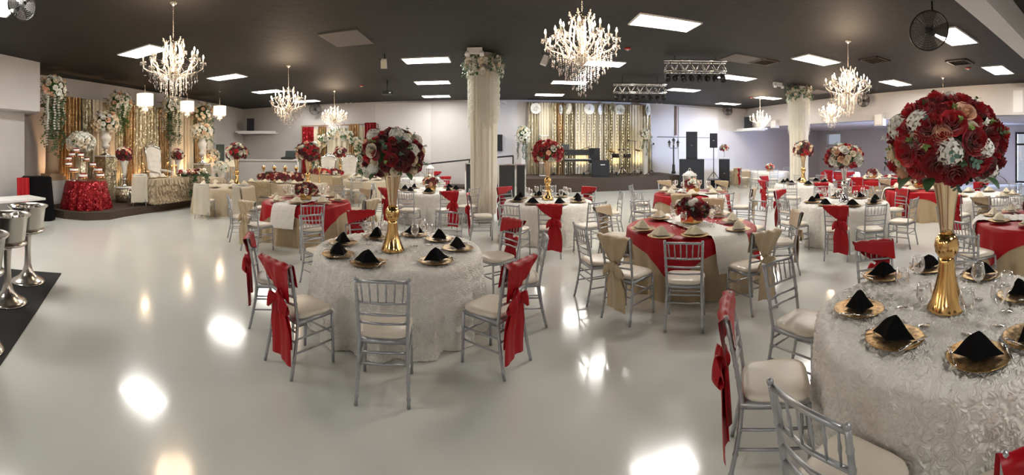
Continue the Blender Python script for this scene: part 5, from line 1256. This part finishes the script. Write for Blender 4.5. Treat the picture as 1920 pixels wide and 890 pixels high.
tub(-40, 655, 'stainless steel beverage tub cut off by the left edge')
r = 8.7; p = PR(8, r); rz = toward(p, O)+.5
t = thing('folding_table', 'white plastic folding table behind the steel tubs', 'table', (p.x, p.y, 0), rz); MB().box((0, 0, .755), (1.7, .7, .045)).build('tabletop', 'white', t, False)
for s in (-1, 1):
    for y in (-.25, .25): MB().tube([(s*.6, y, 0), (s*.5, y, .74)], .015, 6).build('leg', 'black', t)
    MB().tube([(s*.58, -.25, .12), (s*.58, .25, .12)], .012, 6).build('leg_brace', 'black', t)
p = PR(68, 10.6); t = thing('draped_table', 'high table draped in black over red by the left wall', 'table', (p.x, p.y, 0), toward(p, O))
zt_ = zat(331, 10.6)
def sk(a, b):
    u = 2*PI*a; x = .40*math.copysign(abs(math.cos(u))**.5, math.cos(u)); y = .30*math.copysign(abs(math.sin(u))**.5, math.sin(u)); k = 1+.22*(1-b)+.04*math.sin(u*9)*(1-b); return (x*k, y*k, .02+(zt_-.04)*b)
MB().grid(sk, 72, 8, True).build('black_drape', 'black_cloth', t); MB().box((0, 0, zt_-.01), (.72, .52, .03)).build('tabletop', 'black_cloth', t, False)
MB().grid(lambda a, b: (.50-.32*a-.02*(1-b), .36+.13*(1-b)+.01*math.sin(a*20), .3+(zt_-.3)*b), 24, 5).build('red_drape', 'red', t)
# ---------------------------------------------------------------- far left: booth, arch, long table
q0, q1 = PR(432, 20.2), PR(556, 19.4); c = (q0+q1)/2; t = thing('booth', 'grey white booth counter in the far left corner', 'booth', (c.x, c.y, 0), math.atan2(q1.y-q0.y, q1.x-q0.x)); L = (q1-q0).length; zb = zat(301, 19.6)
M['booth'] = mat('booth_grey', (.40,.385,.375), .6)
MB().box((0, .3, zb/2), (L, .6, zb)).build('counter', 'booth', t, False); MB().box((0, .27, zb+.02), (L+.1, .72, .05)).build('top', 'wall', t, False)
for k in (-1, 0, 1): MB().box((k*L/3, -.008, zb/2), (L/3-.04, .016, zb-.15)).build('front_panel', 'booth', t, False)
p = PR(536, 19.5); t = thing('mixer', 'black sound mixer with raised screen on the booth', 'mixer', (p.x, p.y+.25, zb+.07), 0); MB().box((0, 0, .06), (.62, .4, .10), 0, 1, .1).build('deck', 'black', t, False); MB().box((0, .2, .26), (.55, .05, .3), 0, 1, -.2).build('screen', mat('screen_grey', (.08,.10,.11), .2), t, False)
p = PR(559, 19.0); t = thing('white_post', 'thin white post at the end of the booth', 'post', (p.x, p.y, 0)); MB().box((0, 0, .75), (.07, .07, 1.5)).box((0, 0, .02), (.2, .2, .04)).build('post', 'white', t, False); MB().box((0, 0, 1.52), (.1, .1, .04)).build('cap', 'white', t, False)
# doorway, sign and easel near the corner
q = hit(411, LA, LB); t = thing('door_2', 'dark grey green door at the end of the left wall', 'door', (q.x+wn_.x*.02, q.y+wn_.y*.02, 0), math.atan2(wd_.y, wd_.x)); struct(t)
MB().box((0, 0, 1.05), (.95, .05, 2.1)).build('leaf_panel', mat('door_green', (.10,.12,.10), .6), t, False)
mb = MB(); [mb.box((s*.53, 0, 1.08), (.1, .09, 2.16)) for s in (-1, 1)]; mb.box((0, 0, 2.16), (1.16, .09, .1)); mb.build('door_frame', 'wall', t, False); MB().ball((.38, .06, 1.0), .035).build('handle', 'chrome', t)
p = PR(432, 15.9); t = thing('welcome_sign', 'small cream sign board on an easel near the corner', 'sign', (p.x, p.y, 0), -az(432)); MB().box((0, 0, 1.3), (.42, .03, .3), 0, 1, -.15).build('board', 'ivory_cloth', t, False)
for s in (-1, 1): MB().tube([(s*.18, 0, 0), (s*.05, .05, 1.55)], .014, 6).build('leg', 'gold', t)
MB().tube([(0, .4, 0), (0, .06, 1.5)], .014, 6).build('leg', 'gold', t)
p = PR(415, 15.2); t = thing('urn', 'short white vase beside the cream sign', 'vase', (p.x, p.y, 0)); MB().lathe([(.2, 0), (.08, .1), (.07, .6), (.16, .95)], 16).build('body', 'pearl', t); flowerball('flower_arrangement', 'white flowers beside the cream sign', (p.x, p.y, 1.12), .28, .25, PAL_WHITE, 34, .08, 91, False)
# flower arch backdrop
YA = D-.6
def ax(x): return hit(x, (-20, YA), (20, YA))
for x0, x1, y0, m, lab in ((566,588,236,'seq_red','red sequin panel left of the flower arch'),(597,612,236,'seq_bronze','gold sequin panel left of the arch centre'),(654,673,233,'seq_bronze','gold sequin panel right of the arch centre'),(684,706,231,'seq_red','red sequin panel right of the flower arch'),(612,654,240,'drape','white pleated curtain inside the flower arch'),(588,597,240,'drape','narrow ivory curtain beside the left red panel'),(673,684,238,'drape','narrow ivory curtain beside the right red panel')):
    a, b = ax(x0), ax(x1); tag(wavy(a, b, .02, zat(y0, ax(636).length), 4, .04, m, 'curtain', x0), lab, 'curtain', 'arch backdrop curtains')
a, b = ax(564), ax(708); t = thing('curtain_rod', 'pipe frame behind the flower arch', 'curtain rod', (0, YA+.1, 0)); zt_ = zat(234, ax(636).length); MB().tube([(a.x, 0, zt_), (b.x, 0, zt_)], .025, 6).build('rod', 'tan', t)
for e in (a, b): MB().tube([(e.x, 0, 0), (e.x, 0, zt_)], .03, 6).build('upright', 'tan', t)
ca, cb = ax(598), ax(684); cx = (ca.x+cb.x)/2; hw = (cb.x-ca.x)/2; t = thing('flower_arch', 'wide arch of white roses and greenery', 'flower arch', (cx, YA-.5, 0)); rs = random.Random(12); acc = {k: MB() for k in ('rose_white', 'rose_ivory', 'leaf')}
ztop = zat(252, 20)
def archp(u):      # u 0..1 along the arch
    if u < .3: return (-hw, (ztop-hw*.8)*u/.3)
    if u > .7: return (hw, (ztop-hw*.8)*(1-u)/.3)
    a = PI-(u-.3)/.4*PI; return (hw*math.cos(a), ztop-hw*.8+hw*.8*math.sin(a))
MB().tube([(archp(i/24)[0], 0, archp(i/24)[1]) for i in range(25)], .05, 6).build('frame', 'white', t)
for i in range(420):
    x, z = archp(rs.random()); o = Vector((rs.uniform(-.22, .22), rs.uniform(-.2, .12), rs.uniform(-.22, .22))); T = Matrix.Translation(Vector((x, 0, max(.1, z)))+o) @ orient((o.x, -.5, o.z+.1)); k = 'rose_white' if i % 5 < 2 else 'rose_ivory' if i % 5 == 2 else 'leaf'
    acc[k].put(FL['lspray' if k == 'leaf' else 'lrose'][0], T @ Matrix.Scale(.16 if k == 'leaf' else rs.uniform(.08, .12), 4))
for k, nm in (('rose_white', 'white_blossom'), ('rose_ivory', 'ivory_blossom'), ('leaf', 'foliage')): acc[k].build(nm, k, t)['kind'] = 'stuff'
for x, lab in ((611, 'left of the pair'), (651, 'right of the pair')): p = PR(x, 17.6/math.cos(az(x))); throne(p, p-Vector((0, 1, 0)), 'white tufted chair under the flower arch, '+lab, .98)
# sweetheart table
p = PR(610, 17.0); t = thing('sweetheart_table', 'long champagne table before the flower arch', 'table', (p.x, p.y, 0), -az(620)*.5); MB().box((0, 0, .74), (2.0, .8, .04)).build('tabletop', 'champ', t, False)
def rect(a, b, hx=1.02, hy=.42, z1=.765):
    u = a*4; i = int(u) % 4; f = u-int(u); cs = [(-hx, -hy), (hx, -hy), (hx, hy), (-hx, hy)]; x = cs[i][0]+(cs[(i+1) % 4][0]-cs[i][0])*f; y = cs[i][1]+(cs[(i+1) % 4][1]-cs[i][1])*f; k = 1+.02*(1-b)+.02*math.sin(a*180)*(1-b); return (x*k, y*k, .02+(z1-.02)*b)
MB().grid(rect, 160, 5, True).build('tablecloth', 'gold_satin', t)
t = flowerball('flower_runner', 'low burgundy and white flower runner before the arch', (p.x, p.y, .86), .9, .14, PAL_DARK, 70, .08, 95, False, -.2, .3); t.scale = (1, .3, 1)
for k, q in enumerate((-.8, .55)): 
    z = PR(582+k*56, 17.3); 
    vase(Vector((z.x, z.y, .785)), 'gold trumpet vase before the arch, '+('left of two' if k == 0 else 'right of two'), .9)
    flowerball('bouquet', 'burgundy and white bouquet before the arch, '+('left of two' if k == 0 else 'right of two'), (z.x, z.y, .785+.78+.12), .28 if k else .3, .26, PAL_DARK, 50, .07, 96+k, False, -.62)
# long table with runner
p = PR(535, 13.0); t = thing('long_table', 'long champagne banquet table with a flower runner', 'table', (p.x, p.y, 0), .12); MB().box((0, 0, .74), (2.5, 1.0, .04)).build('tabletop', 'champ', t, False)
MB().grid(lambda a, b: rect(a, b, 1.27, .52), 200, 5, True).build('tablecloth', 'champ', t)
o = flowerball('flower_runner', 'long burgundy, red and white flower runner on the long table', (p.x-.1, p.y, .92), .95, .17, PAL_DARK, 120, .085, 98, False, -.2, .3); o.scale = (1, .26, 1); o.rotation_euler = (0, 0, .12)
for i in range(6):
    x = -1.0+i*.4; q = Vector((p.x+x, p.y+.12*x+.36, .766)); t = thing('candle_holder', 'mirrored gold candle holder on the long table, '+ords[i]+' from left', 'candle holder', q, 0, 'candle holders on the long table')
    MB().lathe([(.06, 0), (.015, .04), (.012, .3), (.03, .36), (.06, .42), (.07, .48), (.05, .5)], 12).build('stem', 'gold', t); MB().ball((0, 0, .50), .05).build('candle', 'chrome', t)
TABLES['L'] = dict(c=Vector((p.x, p.y, 0)), kind='c', ph='the long champagne table')
for i in range(5):
    x = -1.0+i*.5
    for s in (-1, 1):
        q = Vector((p.x+x-.12*s*.9, p.y+.12*x+s*1.02, 0)); chair(q, q+Vector((.12*s, -s, 0)), ('s', '', 's', 'c', 's')[i] if s < 0 else 's', ('front' if s < 0 else 'back')+' of the long champagne table, '+ords[i]+' from left', 'chairs at the long table', 1)
    q = Vector((p.x+x+.0, p.y+.12*x-.36, 0)); tag(link('charger_plate', ch_m, None, (q.x, q.y, .768)), 'gold charger on the long champagne table, '+ords[i]+' from left', 'plate', 'plates on the long table'); tag(link('napkin', nk['i'], None, (q.x, q.y, .768)), 'ivory peaked napkin on the long champagne table, '+ords[i]+' from left', 'napkin', 'napkins on the long table')
# tall gold vase near the arch, large bouquet behind the left red table
q = PR(577, 11.1); t = thing('cocktail_plinth', 'slim gold plinth under the tall vase behind the left red table', 'plinth', (q.x, q.y, 0)); MB().lathe([(.22, 0), (.2, .05), (.12, .1), (.12, .66), (.2, .70), (.2, .74)], 20).build('plinth', 'gold', t); MB().lathe([(.21, .74), (.21, .76), (.001, .76)], 20).build('top', 'gold', t)
vase(Vector((q.x, q.y, .765)), 'tall gold vase behind the left red table', .95)
flowerball('bouquet', 'burgundy, red and ivory bouquet behind the left red table', (q.x, q.y, .765+.82+.17), .34, .3, PAL_DARK, 56, .075, 99, False, -.62)
# ---------------------------------------------------------------- labels: tell look-alikes apart by distance
from collections import defaultdict
bpy.context.view_layer.update()
g = defaultdict(list)
for o in scn.objects:
    if o.parent is None and 'label' in o.keys() and 'category' in o.keys(): g[o['label']].append(o)
for lab, os_ in g.items():
    if len(os_) == 2:
        os_.sort(key=lambda o: o.location.x**2+o.location.y**2)
        os_[0]['label'] = lab+', nearer'; os_[1]['label'] = lab+', farther'
    elif len(os_) == 3:
        os_.sort(key=lambda o: o.location.x**2+o.location.y**2)
        for o, t in zip(os_, ('nearest', 'middle', 'farthest')): o['label'] = lab+', '+t
    elif len(os_) > 3:
        for o in os_:
            if 'group' not in o.keys(): o['group'] = lab
